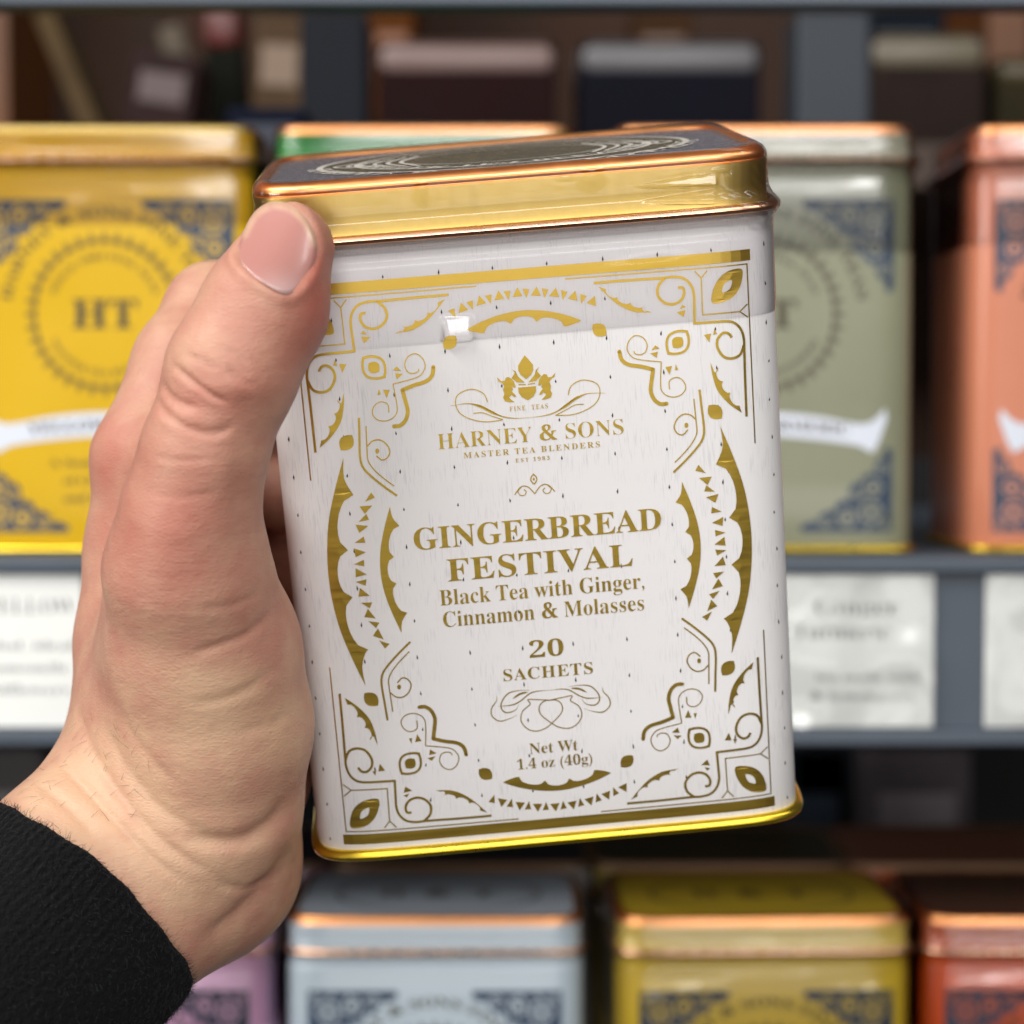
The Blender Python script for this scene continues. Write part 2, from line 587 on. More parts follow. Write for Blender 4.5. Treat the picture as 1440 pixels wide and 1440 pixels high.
def side_print():
    A = Acc()

    def put(g):
        A.add([(p[0], p[1], 0) for p in g[0]], g[1])
    out = spline([(29.7, 18.9), (31.45, 14.1), (32.9, 9.2), (33.65, 4.6), (33.9, 0.0), (33.65, -4.6), (32.9, -9.2), (31.45, -14.1), (29.7, -18.9)], 5)
    inn = spline([(29.7, -18.9), (29.9, -15.5), (29.0, -12.9)], 4)[:-1] + arc_scallop([(28.7, -12.8), (30.4, -3.9)], 2.05, -1)[:-1] \
        + arc_scallop([(30.4, -3.9), (30.4, 3.9)], 2.0, -1)[:-1] + arc_scallop([(30.4, 3.9), (28.7, 12.8)], 2.05, -1)[:-1] + spline([(28.7, 12.8), (29.9, 15.5), (29.7, 18.9)], 4)[:-1]
    put(fill(out[:-1] + inn))
    out = spline([(23.15, 10.5), (24.4, 6.9), (25.3, 3.4), (25.6, 0), (25.3, -3.4), (24.4, -6.9), (23.15, -10.5)], 5)
    inn = spline([(23.15, -10.5), (22.9, -8.6), (21.95, -7.2)], 3)[:-1] + arc_scallop([(21.95, -7.2), (23.25, -2.2)], 1.2, -1)[:-1] \
        + arc_scallop([(23.25, -2.2), (23.25, 2.2)], 1.2, -1)[:-1] + arc_scallop([(23.25, 2.2), (21.95, 7.2)], 1.2, -1)[:-1] + spline([(21.95, 7.2), (22.9, 8.6), (23.15, 10.5)], 3)[:-1]
    put(fill(out[:-1] + inn))
    zs = [12.1, 10.5, 8.75, 7.4, 5.2, 3.35, 1.5, -0.1, -1.6, -3.5, -5.3, -7.15, -8.6, -10.6, -12.1]
    for i, z in enumerate(zs):
        x = 28.75 - 2.6 * (z / 12.1) ** 2
        an = -0.035 * z * 1.6
        if i % 2 == 0:      # narrow tooth pointing out
            tri = [(-0.75, 0.55), (-0.6, -0.5), (1.0, 0.1)]
        else:               # wide tooth pointing in
            tri = [(0.75, 0.95), (0.85, -0.55), (-0.95, -0.2)]
        ca, sa = math.cos(an), math.sin(an)
        put((np.array([(x + p * ca - q * sa, z + p * sa + q * ca) for p, q in tri]), [(0, 2, 1)]))
    return A


def edge_print():
    A = Acc()

    def put(g):
        A.add([(p[0], p[1], 0) for p in g[0]], g[1])
    out = spline([(8.9, -37.5), (6.6, -38.5), (3.4, -39.4), (0, -39.75), (-3.4, -39.4), (-6.6, -38.5), (-8.9, -37.5)], 5)
    inn = arc_scallop([(-8.9, -37.5), (-6.2, -36.75)], 0.15, 1)[:-1] + arc_scallop([(-6.2, -36.75), (-2.0, -37.8)], 1.0, -1)[:-1] + arc_scallop([(-2.0, -37.8), (2.0, -37.8)], 1.05, -1)[:-1] \
        + arc_scallop([(2.0, -37.8), (6.2, -36.75)], 1.0, -1)[:-1] + arc_scallop([(6.2, -36.75), (8.9, -37.5)], 0.15, 1)[:-1]
    put(fill(out[:-1] + inn))
    xs = np.linspace(-10.8, 10.8, 16)
    for i, x in enumerate(xs):
        z = -42.55 + 2.2 * (x / 10.8) ** 2
        an = -2 * 2.2 * x / 10.8 ** 2 * -0.9
        tri = [(-0.55, -0.55), (0.5, -0.45), (0.0, 0.95)] if i % 2 == 0 else [(0.8, 0.6), (-0.75, 0.55), (0.15, -0.85)]
        ca, sa = math.cos(an), math.sin(an)
        put((np.array([(x + p * ca - q * sa, z + p * sa + q * ca) for p, q in tri]), [(0, 1, 2)]))
    return A


def crest_print():
    A = Acc()

    def put(g):
        A.add([(p[0] + 0.22, p[1], 0) for p in g[0]], g[1])
    x0 = -0.23
    # leaf over the shield
    put(fill([(x0, 32.75), (x0 - 0.62, 31.95), (x0 - 1.15, 31.2), (x0 - 1.15, 30.35), (x0 - 0.85, 29.7), (x0, 28.95), (x0 + 0.85, 29.7), (x0 + 1.15, 30.35), (x0 + 1.15, 31.2), (x0 + 0.62, 31.95)]))
    for s in (-1, 1):
        put(fill([(x0 + s * 0.28, 28.45), (x0 + s * 1.3, 29.55), (x0 + s * 2.15, 30.75), (x0 + s * 1.6, 30.35), (x0 + s * 2.3, 29.3), (x0 + s * 1.5, 28.6)]))
        put(fill([(x0 + s * 0.15, 28.2), (x0 + s * 1.35, 28.35), (x0 + s * 1.25, 28.12), (x0 + s * 0.1, 28.05)]))
        # rampant lion
        L = [(1.75, 27.9), (1.95, 28.7), (2.3, 29.2), (2.75, 29.55), (3.2, 29.45), (3.35, 29.0), (3.95, 29.0), (4.55, 29.65), (4.4, 29.0), (3.75, 28.6), (3.55, 28.2), (3.75, 27.6), (3.6, 26.9), (3.85, 26.4), (3.6, 25.75), (2.85, 25.55),
             (2.1, 25.5), (2.6, 25.95), (2.9, 26.3), (2.5, 26.7), (2.15, 26.3), (1.75, 26.35), (2.1, 26.9), (2.45, 27.2), (2.2, 27.5), (2.35, 28.05), (2.0, 27.75)]
        put(fill([(x0 + s * a, b) for a, b in L]))
    put(fill([(x0 - 1.4, 27.75), (x0 + 1.4, 27.75), (x0 + 1.35, 26.9), (x0 + 0.95, 26.2), (x0, 25.6), (x0 - 0.95, 26.2), (x0 - 1.35, 26.9)]))
    for s in (-1, 1):
        m = lambda P: [(x0 + s * (a - x0) * 1.0, b) for a, b in P]
        put(ribbon(spline(m([(6.1, 25.9), (6.6, 27.25), (8.1, 28.05), (9.65, 27.9), (10.85, 27.1), (11.05, 25.7), (10.35, 24.3), (8.7, 23.3), (6.5, 22.75), (3.9, 22.85)]), 6), 0.16))
        put(ribbon(spline(m([(x0, 22.85), (2.1, 22.95), (4.0, 23.4), (5.7, 24.4), (7.3, 25.35), (9.2, 25.9), (11.9, 25.75)]), 6), 0.2, True))
        put(ribbon(spline(m([(4.2, 23.45), (5.7, 24.3), (7.2, 25.25), (8.6, 25.75)]), 6), 0.42, True))
        put(ribbon(spline(m([(3.9, 22.87), (5.6, 23.6), (7.05, 24.25), (8.45, 24.25)]), 6), 0.15))
        put(ribbon(spline(m([(x0, 10.55), (0.6, 11.6), (1.4, 11.95), (2.15, 11.65), (2.95, 10.65)]), 6), 0.17))
        put(ribbon(spline(m([(1.9, 11.75), (2.4, 11.15), (2.05, 10.5), (1.4, 10.5), (1.1, 11.0), (1.45, 11.4)]), 6), 0.15))
    o = lens((x0, 13.85), (x0, 12.0), 0.62, 8)
    put(fill(o, [np.array((x0, 12.92)) + (p - np.array((x0, 12.92))) * 0.68 for p in o]))
    put(fill(lens((x0, 13.2), (x0, 12.65), 0.6, 6)))
    return A


def flourish_print():
    A = Acc()

    def put(g):
        A.add([(p[0], p[1], 0) for p in g[0]], g[1])
    x0 = -0.2
    for s in (-1, 1):
        m = lambda P: [(x0 + s * (a - x0), b) for a, b in P]
        put(ribbon(spline(m([(x0, -22.3), (2.6, -22.4), (4.6, -23.7), (6.0, -24.25), (8.3, -24.3)]), 6), 0.2, True))
        put(ribbon(spline(m([(x0, -24.0), (2.0, -23.7), (3.4, -23.6), (3.1, -24.4), (4.4, -25.5), (4.75, -27.1), (3.9, -28.5), (2.5, -29.1), (0.9, -28.75), (-0.3, -27.9), (-1.9, -26.3), (-2.0, -24.9), (-1.2, -24.1), (x0, -24.0)]), 6), 0.17))
        put(ribbon(spline(m([(2.96, -22.0), (4.75, -21.9), (6.5, -22.25), (7.65, -23.6), (7.75, -24.8), (7.0, -25.5), (5.6, -25.2), (4.9, -24.3)]), 6), 0.2, True))
        put(ribbon(spline(m([(8.4, -22.5), (8.5, -23.35), (9.35, -24.5), (9.4, -25.85), (8.3, -26.8), (6.9, -26.65), (5.2, -26.0)]), 6), 0.18, True))
        put(ribbon(spline(m([(3.3, -22.3), (4.6, -22.5), (5.8, -23.2)]), 6), 0.32, True))
    return A


def held_tin_body_mat():
    """white printed sheet with faint broken vertical grain"""
    m = mat('white_printed_tin', (0.80, 0.785, 0.785, 1), 0.42, coat=0.15)
    nt = m.node_tree
    p = nt.nodes['Principled BSDF']
    tc = nt.nodes.new('ShaderNodeTexCoord')
    mp = nt.nodes.new('ShaderNodeMapping')
    mp.inputs['Scale'].default_value = (1000, 1000, 1000)
    nt.links.new(tc.outputs['Object'], mp.inputs[0])
    st = nt.nodes.new('ShaderNodeMapping')
    st.inputs['Scale'].default_value = (4.6, 4.6, 0.3)
    nt.links.new(mp.outputs[0], st.inputs[0])
    n = nt.nodes.new('ShaderNodeTexNoise')
    n.inputs['Scale'].default_value = 1.0
    n.inputs['Detail'].default_value = 2.0
    nt.links.new(st.outputs[0], n.inputs['Vector'])
    r = nt.nodes.new('ShaderNodeMapRange')
    r.inputs['From Min'].default_value = 0.52
    r.inputs['From Max'].default_value = 0.66
    nt.links.new(n.outputs['Fac'], r.inputs['Value'])
    cl = nt.nodes.new('ShaderNodeTexNoise')
    cl.inputs['Scale'].default_value = 0.16
    cl.inputs['Detail'].default_value = 1.0
    nt.links.new(mp.outputs[0], cl.inputs['Vector'])
    r2 = nt.nodes.new('ShaderNodeMapRange')
    r2.inputs['From Min'].default_value = 0.40
    r2.inputs['From Max'].default_value = 0.62
    nt.links.new(cl.outputs['Fac'], r2.inputs['Value'])
    mu = nt.nodes.new('ShaderNodeMath')
    mu.operation = 'MULTIPLY'
    nt.links.new(r.outputs[0], mu.inputs[0])
    nt.links.new(r2.outputs[0], mu.inputs[1])
    mu2 = nt.nodes.new('ShaderNodeMath')
    mu2.operation = 'MULTIPLY'
    mu2.inputs[1].default_value = 0.32
    nt.links.new(mu.outputs[0], mu2.inputs[0])
    mx = nt.nodes.new('ShaderNodeMix')
    mx.data_type = 'RGBA'
    mx.inputs[6].default_value = (0.80, 0.785, 0.785, 1)
    mx.inputs[7].default_value = (0.42, 0.42, 0.46, 1)
    nt.links.new(mu2.outputs[0], mx.inputs[0])
    nt.links.new(mx.outputs[2], p.inputs['Base Color'])
    b = nt.nodes.new('ShaderNodeBump')
    b.inputs['Strength'].default_value = 0.12
    b.inputs['Distance'].default_value = 0.0001
    nt.links.new(n.outputs['Fac'], b.inputs['Height'])
    nt.links.new(b.outputs[0], p.inputs['Normal'])
    return m


def film_shell(name, z0, parent, material, n=220, amp=0.25, wav=0.05, seed=1, fine=1, creases=True, facets=(), frame=None):
    """loose clear film over lid and shoulder, following the tin a fraction of a millimetre outside it"""
    key = [(z0, 0.16), (z0 + 1.5, 0.22), (49.5, 0.22), (50.6, 0.3), (51.4, 0.7), (52.2, 1.2), (52.8, 1.25), (53.4, 0.95), (54.2, 0.3), (55.2, -0.1), (56.4, -0.25), (57.6, -0.27), (58.8, -0.27), (59.8, -0.27), (60.4, -0.28), (60.9, -0.4), (61.4, -0.7), (61.8, -1.3), (62.05, -1.9), (62.1, -2.8)]
    L = np.concatenate([[0], np.cumsum([math.hypot(b[0] - a[0], b[1] - a[1]) for a, b in zip(key[:-1], key[1:])])])
    q = np.concatenate([np.linspace(0, L[2], 14 * fine, endpoint=False), np.linspace(L[2], L[-1], 26 * fine)])
    rings = list(zip(np.interp(q, L, [k[0] for k in key]), np.interp(q, L, [k[1] for k in key])))
    V, Fc = sweep(rings, n)
    V = np.array(V)
    rnd = np.random.RandomState(seed)
    x, y, z = V[:, 0].copy(), V[:, 1] - TB, V[:, 2].copy()
    # unrolled coordinates: way round the tin, way up
    s_ = np.where(np.abs(y) / TB > np.abs(x) / TA, x * np.sign(-y) + np.where(y > 0, 140, 0), (y + 70) * np.sign(x))
    ang = np.arctan2(y, x)
    corner = np.clip((np.abs(x) / TA + np.abs(y) / TB - 1.72) / 0.2, 0, 1)
    lidz = np.clip((z - 46) / 6, 0.12, 1)
    w = np.zeros(len(V))
    for _ in range(16):
        a = rnd.uniform(-1.2, 1.2)
        k = rnd.uniform(0.12, 0.5)
        t = np.sin((s_ * math.cos(a) + z * math.sin(a) * 1.6) * k + rnd.uniform(0, 6.28))
        w += (1 - np.abs(t)) ** 3 * rnd.uniform(0.2, 0.6)
    rad = np.stack([np.sign(x) * np.abs(x / TA) ** 5, np.sign(y) * np.abs(y / TB) ** 5], 1)
    rad /= np.linalg.norm(rad, axis=1, keepdims=True)
    d = amp * (wav * w * lidz + corner * np.clip((z - 48) / 4, 0, 1) * (0.5 + np.abs(np.sin(ang * 60 + z * 1.7)) * 0.9))
    def fmask(cx, cz, hx, hz, taper, soft=0.35):
        ww = np.clip((x - cx + hx) / (2 * hx), 0, 1) if taper > 0 else (np.clip((cx + hx - x) / (2 * hx), 0, 1) if taper < 0 else np.ones(len(x)))
        hh = hz * ww ** 0.6
        return np.clip((hh - np.abs(z - cz)) / soft, 0, 1) * np.clip((hx - np.abs(x - cx)) / 0.5, 0, 1) * (y < -TB + 6)

    for fc in facets:      # the puckers below are flat: no ripple inside them
        d *= 1 - np.clip(fmask(fc[0], fc[1], fc[2] + 0.6, fc[3] + 0.5, fc[4]) * 2, 0, 1)
    V[:, 0] += rad[:, 0] * d
    V[:, 1] += rad[:, 1] * d
    if creases:
        fr = V[:, 1] < 6
        for cx, cz, rx, rz, h in ((20.0, 45.6, 4.0, 0.8, 0.3), (-34, 60.2, 4.0, 1.2, 0.6), (-14, 59.6, 0.8, 1.6, 0.3), (12, 59.4, 1.4, 1.3, 0.4)):
            g = np.exp(-((x - cx) / rx) ** 2 - ((z - cz - 0.06 * (x - cx)) / rz) ** 2)
            V[:, 1] -= np.where(fr, g * h, 0)
    # flat puckers added for glints, aimed to mirror the strip lamp at the camera
    for cx, cz, hx, hz, taper in facets:
        fr = V[:, 1] < 6
        p = frame @ Vector((cx * MM, 0, cz * MM))
        hv = (Vector((0.30, -2.6, 0.95 + CAM_Z)) - p).normalized() + (Vector((0, 0, CAM_Z)) - p).normalized()
        nl = (frame.to_3x3().inverted() @ hv).normalized()
        fx, fz = nl.x / -nl.y, nl.z / -nl.y
        if fz < 0.02:
            continue
        zz = z - cz
        m = fmask(cx, cz, hx, hz, taper)
        o = fz * (hz - zz) - fx * (x - cx) + abs(fx) * min(hx, 1.0)
        V[:, 1] -= np.where(fr, m * np.maximum(o, 0), 0)
    me = mesh(name, V, Fc)
    return link(name, me, material, parent)


def build_held_tin(matrix):
    root = empty('tea_tin', 'white and gold tea tin with gold lid held up in a hand', 'tin', matrix)
    V, Fc = sweep(BODY_RINGS, 300, cap_first=True)
    link('body', mesh('body', V, Fc), held_tin_body_mat(), root)
    V, Fc = sweep(bead(-48.2, 0.05, 1.0, 14), 300)
    link('bottom_rim', mesh('bottom_rim', V, Fc), M_GOLDRIM, root)
    V, Fc = sweep(SKIRT_RINGS, 300)
    lid = link('lid', mesh('lid', V, Fc), M_GOLDLID, root)
    V, Fc = sweep(bead(52.55, 0.25, 0.8, 12), 300)
    link('curled_edge', mesh('curled_edge', V, Fc), M_PINKCU, lid)
    V, Fc = sweep(CHAMF_RINGS, 300)
    link('copper_band', mesh('copper_band', V, Fc), M_COPPER, lid)
    V, Fc = top_disc(300, -2.68)
    link('top_panel', mesh('top_panel', V, Fc), mat('lid_top_print', (0.13, 0.115, 0.13, 1), 0.25, noise=0.4, nscale=900), lid, False)
    # printed oval medallion on the lid
    A = Acc()
    t = np.linspace(0, 2 * math.pi, 73)[:-1]
    oval = lambda k: [(31 * k * math.cos(a), 23.5 * k * math.sin(a)) for a in t]
    v, f = fill(oval(1.0))
    A.add([(p[0], p[1] + TB, TOP_Z + 0.08) for p in v], f)
    link('medallion', A.me('medallion'), mat('bronze_print', (0.20, 0.15, 0.06, 1), 0.25, 0.6, noise=0.3, nscale=500), lid, False)
    A = Acc()
    for k0, k1 in ((1.0, 0.965), (0.80, 0.77), (0.55, 0.535)):
        v, f = fill(oval(k0), oval(k1))
        A.add([(p[0], p[1] + TB, TOP_Z + 0.14) for p in v], f)
    for s, k, ph in (('HARNEY & SONS FINE TEAS', 0.85, -1), ('MASTER TEA BLENDERS', 0.60, 1)):
        v, f = text_fit(s, 70 if ph < 0 else 48, 3.0)
        rr = 27 * k
        an = v[:, 0] / rr
        rad = rr + v[:, 1]
        A.add(list(zip(1.25 * rad * np.sin(an), TB - rad * np.cos(an), [TOP_Z + 0.14] * len(v))), f)
    for s in (-1, 1):
        for k in range(6):
            P = spline([(s * (14 + k * 2.2), -10 + k * 1.2), (s * (17 + k * 2.2), 0), (s * (14 + k * 2.2), 10 - k * 1.2)], 8)
            v, f = ribbon(P, 0.7)
            A.add([(p[0], p[1] + TB, TOP_Z + 0.15) for p in v], f)
    link('medallion_lettering', A.me('medallion_lettering'), mat('pale_print', (0.62, 0.58, 0.52, 1), 0.35), lid, False)
    # gold print
    for s in (-1, 1):
        A = Acc()
        v, f = poly_ribbon([(-35.0, s * 45.4), (35.0, s * 45.4)], 1.75)
        A.add([(p[0], p[1], 0) for p in v], f)
        flat_part('gold_bar', A, M_GOLD, root)
    cp, sp, ep = corner_print(), side_print(), edge_print()
    for sx in (-1, 1):
        flat_part('side_ornament', sp, M_GOLD, root, sx, 1)
        for sz in (-1, 1):
            flat_part('corner_ornament', cp, M_GOLD, root, sx, -sz)
    for sz in (-1, 1):
        flat_part('edge_ornament', ep, M_GOLD, root, 1, sz)
    flat_part('crest', crest_print(), M_GOLD, root, dx=-0.22)
    flat_part('flourish', flourish_print(), M_GOLD, root)
    for s, w, cap, z, off, sp_ in (
            ('HARNEY & SONS', 29.2, 2.45, 18.97, -0.012, 1.0), ('MASTER TEA BLENDERS', 21.5, 0.92, 17.2, -0.004, 1.35), ('EST 1983', 5.4, 0.62, 15.85, -0.004, 1.4), ('FINE  TEAS', 6.0, 0.75, 24.1, -0.004, 1.35),
            ('GINGERBREAD', 39.4, 3.5, 3.0, 0.0, 1.0), ('FESTIVAL', 29.6, 3.6, -2.6, 0.0, 1.05), ('Black Tea with Ginger,', 32.8, 2.55, -6.5, -0.006, 1.0), ('Cinnamon & Molasses', 32.3, 2.55, -10.15, -0.006, 1.0),
            ('20', 5.5, 2.75, -16.55, -0.004, 1.0), ('SACHETS', 14.5, 1.95, -20.1, -0.004, 1.08), ('Net Wt', 7.9, 1.85, -33.0, -0.006, 1.0), ('1.4 oz (40g)', 12.3, 1.75, -35.5, -0.006, 1.0)):
        v, f = text_fit(s, w, cap, off, sp_)
        A = Acc()
        A.add([(p[0] - 0.2, p[1] + z, 0) for p in v], f)
        flat_part('lettering', A, M_GOLD, root, off=0.07)
    # small printed ticks over the whole sheet
    A = Acc()
    rnd = random.Random(4)
    z = -47.0
    for j in range(17):
        zz = -45.6 + j * 6.15
        for i in range(10):
            x = -38.0 + i * 8.45 + 0.05
            if abs(x) > 39.4 or zz > 52:
                continue
            x += rnd.uniform(-0.15, 0.15)
            h = rnd.uniform(0.35, 0.6)
            A.add([(x - 0.14, zz, 0), (x + rnd.uniform(-0.05, 0.1), zz + h, 0), (x + 0.14, zz - 0.05, 0), (x, zz - h * 0.7, 0)], [(0, 1, 2, 3)])
    flat_part('tick_print', A, M_TICK, root, off=0.05)
    film_shell('shrink_film', 35.9, root, M_FILM, n=1400, fine=3, frame=matrix, facets=((-10.2, 37.9, 2.5, 2.0, 0), (25.0, 57.4, 6.5, 1.2, 1), (25.0, 55.0, 6.0, 1.0, 1), (31.5, 58.9, 1.6, 0.5, 0), (20.5, 45.4, 4.0, 0.35, 1), (-35.5, 60.0, 2.2, 0.5, 0), (8, 59.5, 1.2, 0.45, 0)))
    return root


# ------------------------------------------------------------------ tins on the shelf
def ht_front(mark=True):
    """print of a shelf tin, mm, origin at the tin's base centre"""
    A = Acc()

    def put(g, dx=0, dz=0):
        A.add([(p[0] + dx, p[1] + dz, 0) for p in g[0]], g[1])
    cz = 62.0
    put(text_fit('HT', 17.5, 7.2, 0.006), 0, cz - 3.5)
    for k in range(36):
        a = 2 * math.pi * k / 36
        ca, sa = math.cos(a), math.sin(a)
        tri = [(-1.35, 18.3), (1.35, 18.3), (0, 21.6)]
        put((np.array([(p * ca - q * sa, p * sa + q * ca + cz) for p, q in tri]), [(0, 1, 2)]))
    for s, rr, wid, cap, up in (('HARNEY & SONS FINE TEAS', 25.2, 72, 2.6, 1), ('SINCE 1983 FINE TEAS', 14.2, 34, 1.5, 1), ('MASTER TEA BLENDERS', 16.0, 36, 1.5, -1)):
        v, f = text_fit(s, wid, cap)
        if up > 0:
            an, rad = v[:, 0] / rr, rr + v[:, 1]
            q = np.stack([rad * np.sin(an), rad * np.cos(an) + cz], 1)
        else:
            an, rad = v[:, 0] / rr, rr - v[:, 1]
            q = np.stack([rad * np.sin(an), -rad * np.cos(an) + cz], 1)
        put((q, f))
    return A


def corner_lace():
    """stepped floral corner: solid silhouette with scalloped steps, and the rosettes on it"""
    rnd = random.Random(3)
    S = [(0, 0), (0, -25), (1.6, -26), (2.2, -22.5), (4.4, -21.5), (4.9, -18), (8.2, -17), (9.0, -15.0), (11.8, -14.4), (12.4, -9.6), (15.6, -9.0), (16.6, -6.4), (20.4, -5.6), (21.4, -3.0), (25.2, -2.4), (26.6, -0.6), (26, 0)]
    P = []
    for i, (a, b) in enumerate(zip(S, S[1:] + S[:1])):
        P.append(a)
        if 1 < i < len(S) - 2:
            P.append(((a[0] + b[0]) / 2 + 0.5, (a[1] + b[1]) / 2 - 0.5))
    base = fill(P)
    ros = Acc()
    for cx, cy, r in ((6, -6, 3.6), (5.5, -13.5, 2.8), (13, -4.4, 2.9), (2.6, -19.5, 1.6), (19.5, -2.8, 1.7), (10.2, -11.4, 1.6), (2.2, -2.2, 1.4)):
        t = np.linspace(0, 2 * math.pi, 25)[:-1]
        o = [(cx + r * (1 + 0.12 * math.cos(8 * a)) * math.cos(a), cy + r * (1 + 0.12 * math.cos(8 * a)) * math.sin(a)) for a in t]
        i_ = [(cx + (p[0] - cx) * 0.72, cy + (p[1] - cy) * 0.72) for p in o]
        v, f = fill(o, i_)
        ros.add([(p[0], p[1], 0) for p in v], f)
        v, f = fill([(cx + r * 0.4 * math.cos(a), cy + r * 0.4 * math.sin(a)) for a in t])
        ros.add([(p[0], p[1], 0) for p in v], f)
    for k in range(26):
        cx, cy = rnd.uniform(1, 20), -rnd.uniform(1, 20)
        if cx - cy > 21:
            continue
        v, f = fill(lens((cx, cy), (cx + rnd.uniform(-1.6, 1.6), cy + rnd.uniform(-1.6, 1.6)), 0.5, 5))
        ros.add([(p[0], p[1], 0.0) for p in v], f)
    return base, ros


_lace = corner_lace()
_ht = ht_front()
BASE_Z = 49.2      # base of the tin below the print centre


def bg_front(name, geo, m, parent, off):
    V, Fc = geo
    V = np.asarray(V, float)
    P, Fc = refine(V, Fc, 4.0)
    P, Fc = on_front(P, Fc, off)
    return link(name, mesh(name, P, Fc), m, parent, False)


def facets(seed):
    r_ = random.Random(seed)
    out = []
    for _ in range(3):
        out.append((r_.uniform(-26, 26), r_.uniform(55.5, 58.5), r_.uniform(2.5, 8), r_.uniform(0.5, 1.0), r_.choice((-1, 0, 1))))
    for _ in range(4):
        out.append((r_.uniform(-26, 26), r_.uniform(42.5, 46.5), r_.uniform(4, 12), r_.uniform(0.8, 1.8), r_.choice((-1, 0, 1))))
    out.append((r_.choice((-32, 32)), r_.uniform(36, 46), 2.0, 3.0, 0))
    return out


def bg_tin(label, colour, x, y, z, yaw=0.0, lid=None, banner=None, sub=None, print_=True, film=None, topcol=None, rough=0.3, group='tea tins on the shelves', seed=1, lace_m=None, trim=None, band=None, name='tea_tin'):
    root = empty(name, label, 'tin', Matrix.Translation((x, y, z)) @ Matrix.Rotation(R(yaw), 4, 'Z') @ Matrix.Diagonal((1, 1, 1.03, 1)), group)
    N = 96
    mb = mat('tin_paint', colour, rough, coat=0.3, noise=0.05, nscale=40)
    ml = mat('lid_paint', lid or colour, 0.22, coat=0.5, noise=0.05, nscale=40)
    up = lambda V: [(p[0], p[1], p[2] + BASE_Z) for p in V]
    V, Fc = sweep(BODY_RINGS, N, cap_first=True)
    body = link('body', mesh('body', up(V), Fc), mb, root)
    V, Fc = sweep(bead(-48.2, 0.3, 1.0, 10), N)
    link('bottom_rim', mesh('bottom_rim', up(V), Fc), trim or M_GOLDRIM, root)
    V, Fc = sweep(SKIRT_RINGS, N)
    lo = link('lid', mesh('lid', up(V), Fc), ml, root)
    V, Fc = sweep(bead(52.55, 0.25, 0.8, 10), N)
    link('curled_edge', mesh('curled_edge', up(V), Fc), M_PINKCU, lo)
    V, Fc = sweep([(59.65, -0.55), (60.3, -0.55), (60.45, -0.8), (60.6, -0.85), (60.9, -0.75), (61.3, -0.95), (61.7, -1.4), (61.85, -1.9), (61.75, -2.3), (61.25, -2.7)], N)
    link('copper_band', mesh('copper_band', up(V), Fc), band or M_COPPER, lo)
    V, Fc = top_disc(N, -2.68)
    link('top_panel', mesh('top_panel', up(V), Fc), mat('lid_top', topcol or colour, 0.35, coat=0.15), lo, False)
    if print_:
        # lid print
        A = Acc()
        t = np.linspace(0, 2 * math.pi, 49)[:-1]
        v, f = fill([(29 * math.cos(a), 22 * math.sin(a)) for a in t], [(28 * math.cos(a), 21.2 * math.sin(a)) for a in t])
        A.add([(p[0], p[1] + TB, TOP_Z + 0.1 + BASE_Z) for p in v], f)
        for i, c in enumerate('H&T'):
            v, f = text_fit(c, 7.0, 9.0)
            A.add([(p[0] + (i - 1) * 13, p[1] + TB - 4, TOP_Z + 0.1 + BASE_Z) for p in v], f)
        link('lid_lettering', A.me('lid_lettering'), M_INK, lo, False)
        b, ros = _lace
        lm = lace_m or M_NAVY
        pale = mat('rosette_ink', tuple(0.75 * c + 0.05 for c in colour[:3]) + (1,), 0.4)
        for sx in (-1, 1):
            for top in (True, False):
                tf = lambda P: [((34.5 - p[0] * 0.92) * sx, (91.5 + p[1] * 0.92) if top else (5.5 - p[1] * 0.85)) for p in P]
                o = bg_front('corner_ornament', (tf(b[0]), b[1]), lm, root, 0.08)
                r_ = bg_front('rosettes', (tf(np.array(ros.v)), ros.f), pale, o, 0.15)
        bg_front('lettering', (np.array(_ht.v), _ht.f), M_INK, root, 0.1)
        # waving white banner
        top_e = spline([(-32.5, 37.5), (-27, 33.6), (-14, 35.6), (0, 36.6), (14, 35.6), (27, 33.6), (32.5, 37.5)], 6)
        bot_e = spline([(33.0, 35.0), (29.5, 26.6), (25, 28.0), (13, 29.6), (0, 30.4), (-13, 29.6), (-25, 28.0), (-29.5, 26.6), (-33, 35.0)], 6)
        bo = bg_front('banner', fill(top_e + bot_e), mat('banner_white', srgb(214, 220, 232), 0.5), root, 0.12)
        if banner:
            v, f = text_fit(banner, min(46, 3.2 * len(banner)), 2.6)
            v = v.copy()
            v[:, 1] += 32.0 - 2.2 * (v[:, 0] / 30) ** 2
            bg_front('banner_lettering', (v, f), M_INK, bo, 0.18)
        for i, s in enumerate(sub or ()):
            v, f = text_fit(s, 1.9 * len(s), 2.0)
            v = v.copy()
            v[:, 1] += 22.5 - 4.6 * i
            bg_front('lettering', (v, f), M_INK, root, 0.1)
    if film is not None:
        fo = film_shell('shrink_film', film, root, M_FILMBG, n=96, amp=0.6, wav=0.25, seed=seed, creases=False, fine=2, frame=root.matrix_world @ Matrix.Translation((0, 0, BASE_Z * MM)), facets=facets(seed))
        for v in fo.data.vertices:
            v.co.z += BASE_Z * MM
    return root


# ------------------------------------------------------------------ shelving
YS = 0.549                                # front of the tins
z_of = lambda py, y=YS: wp(720, py, y).z
x_of = lambda px, y=YS: wp(px, 720, y).x
Z_UP = z_of(778)                          # upper shelf surface
Z_LOW = z_of(1290) - 0.1145               # lower shelf surface

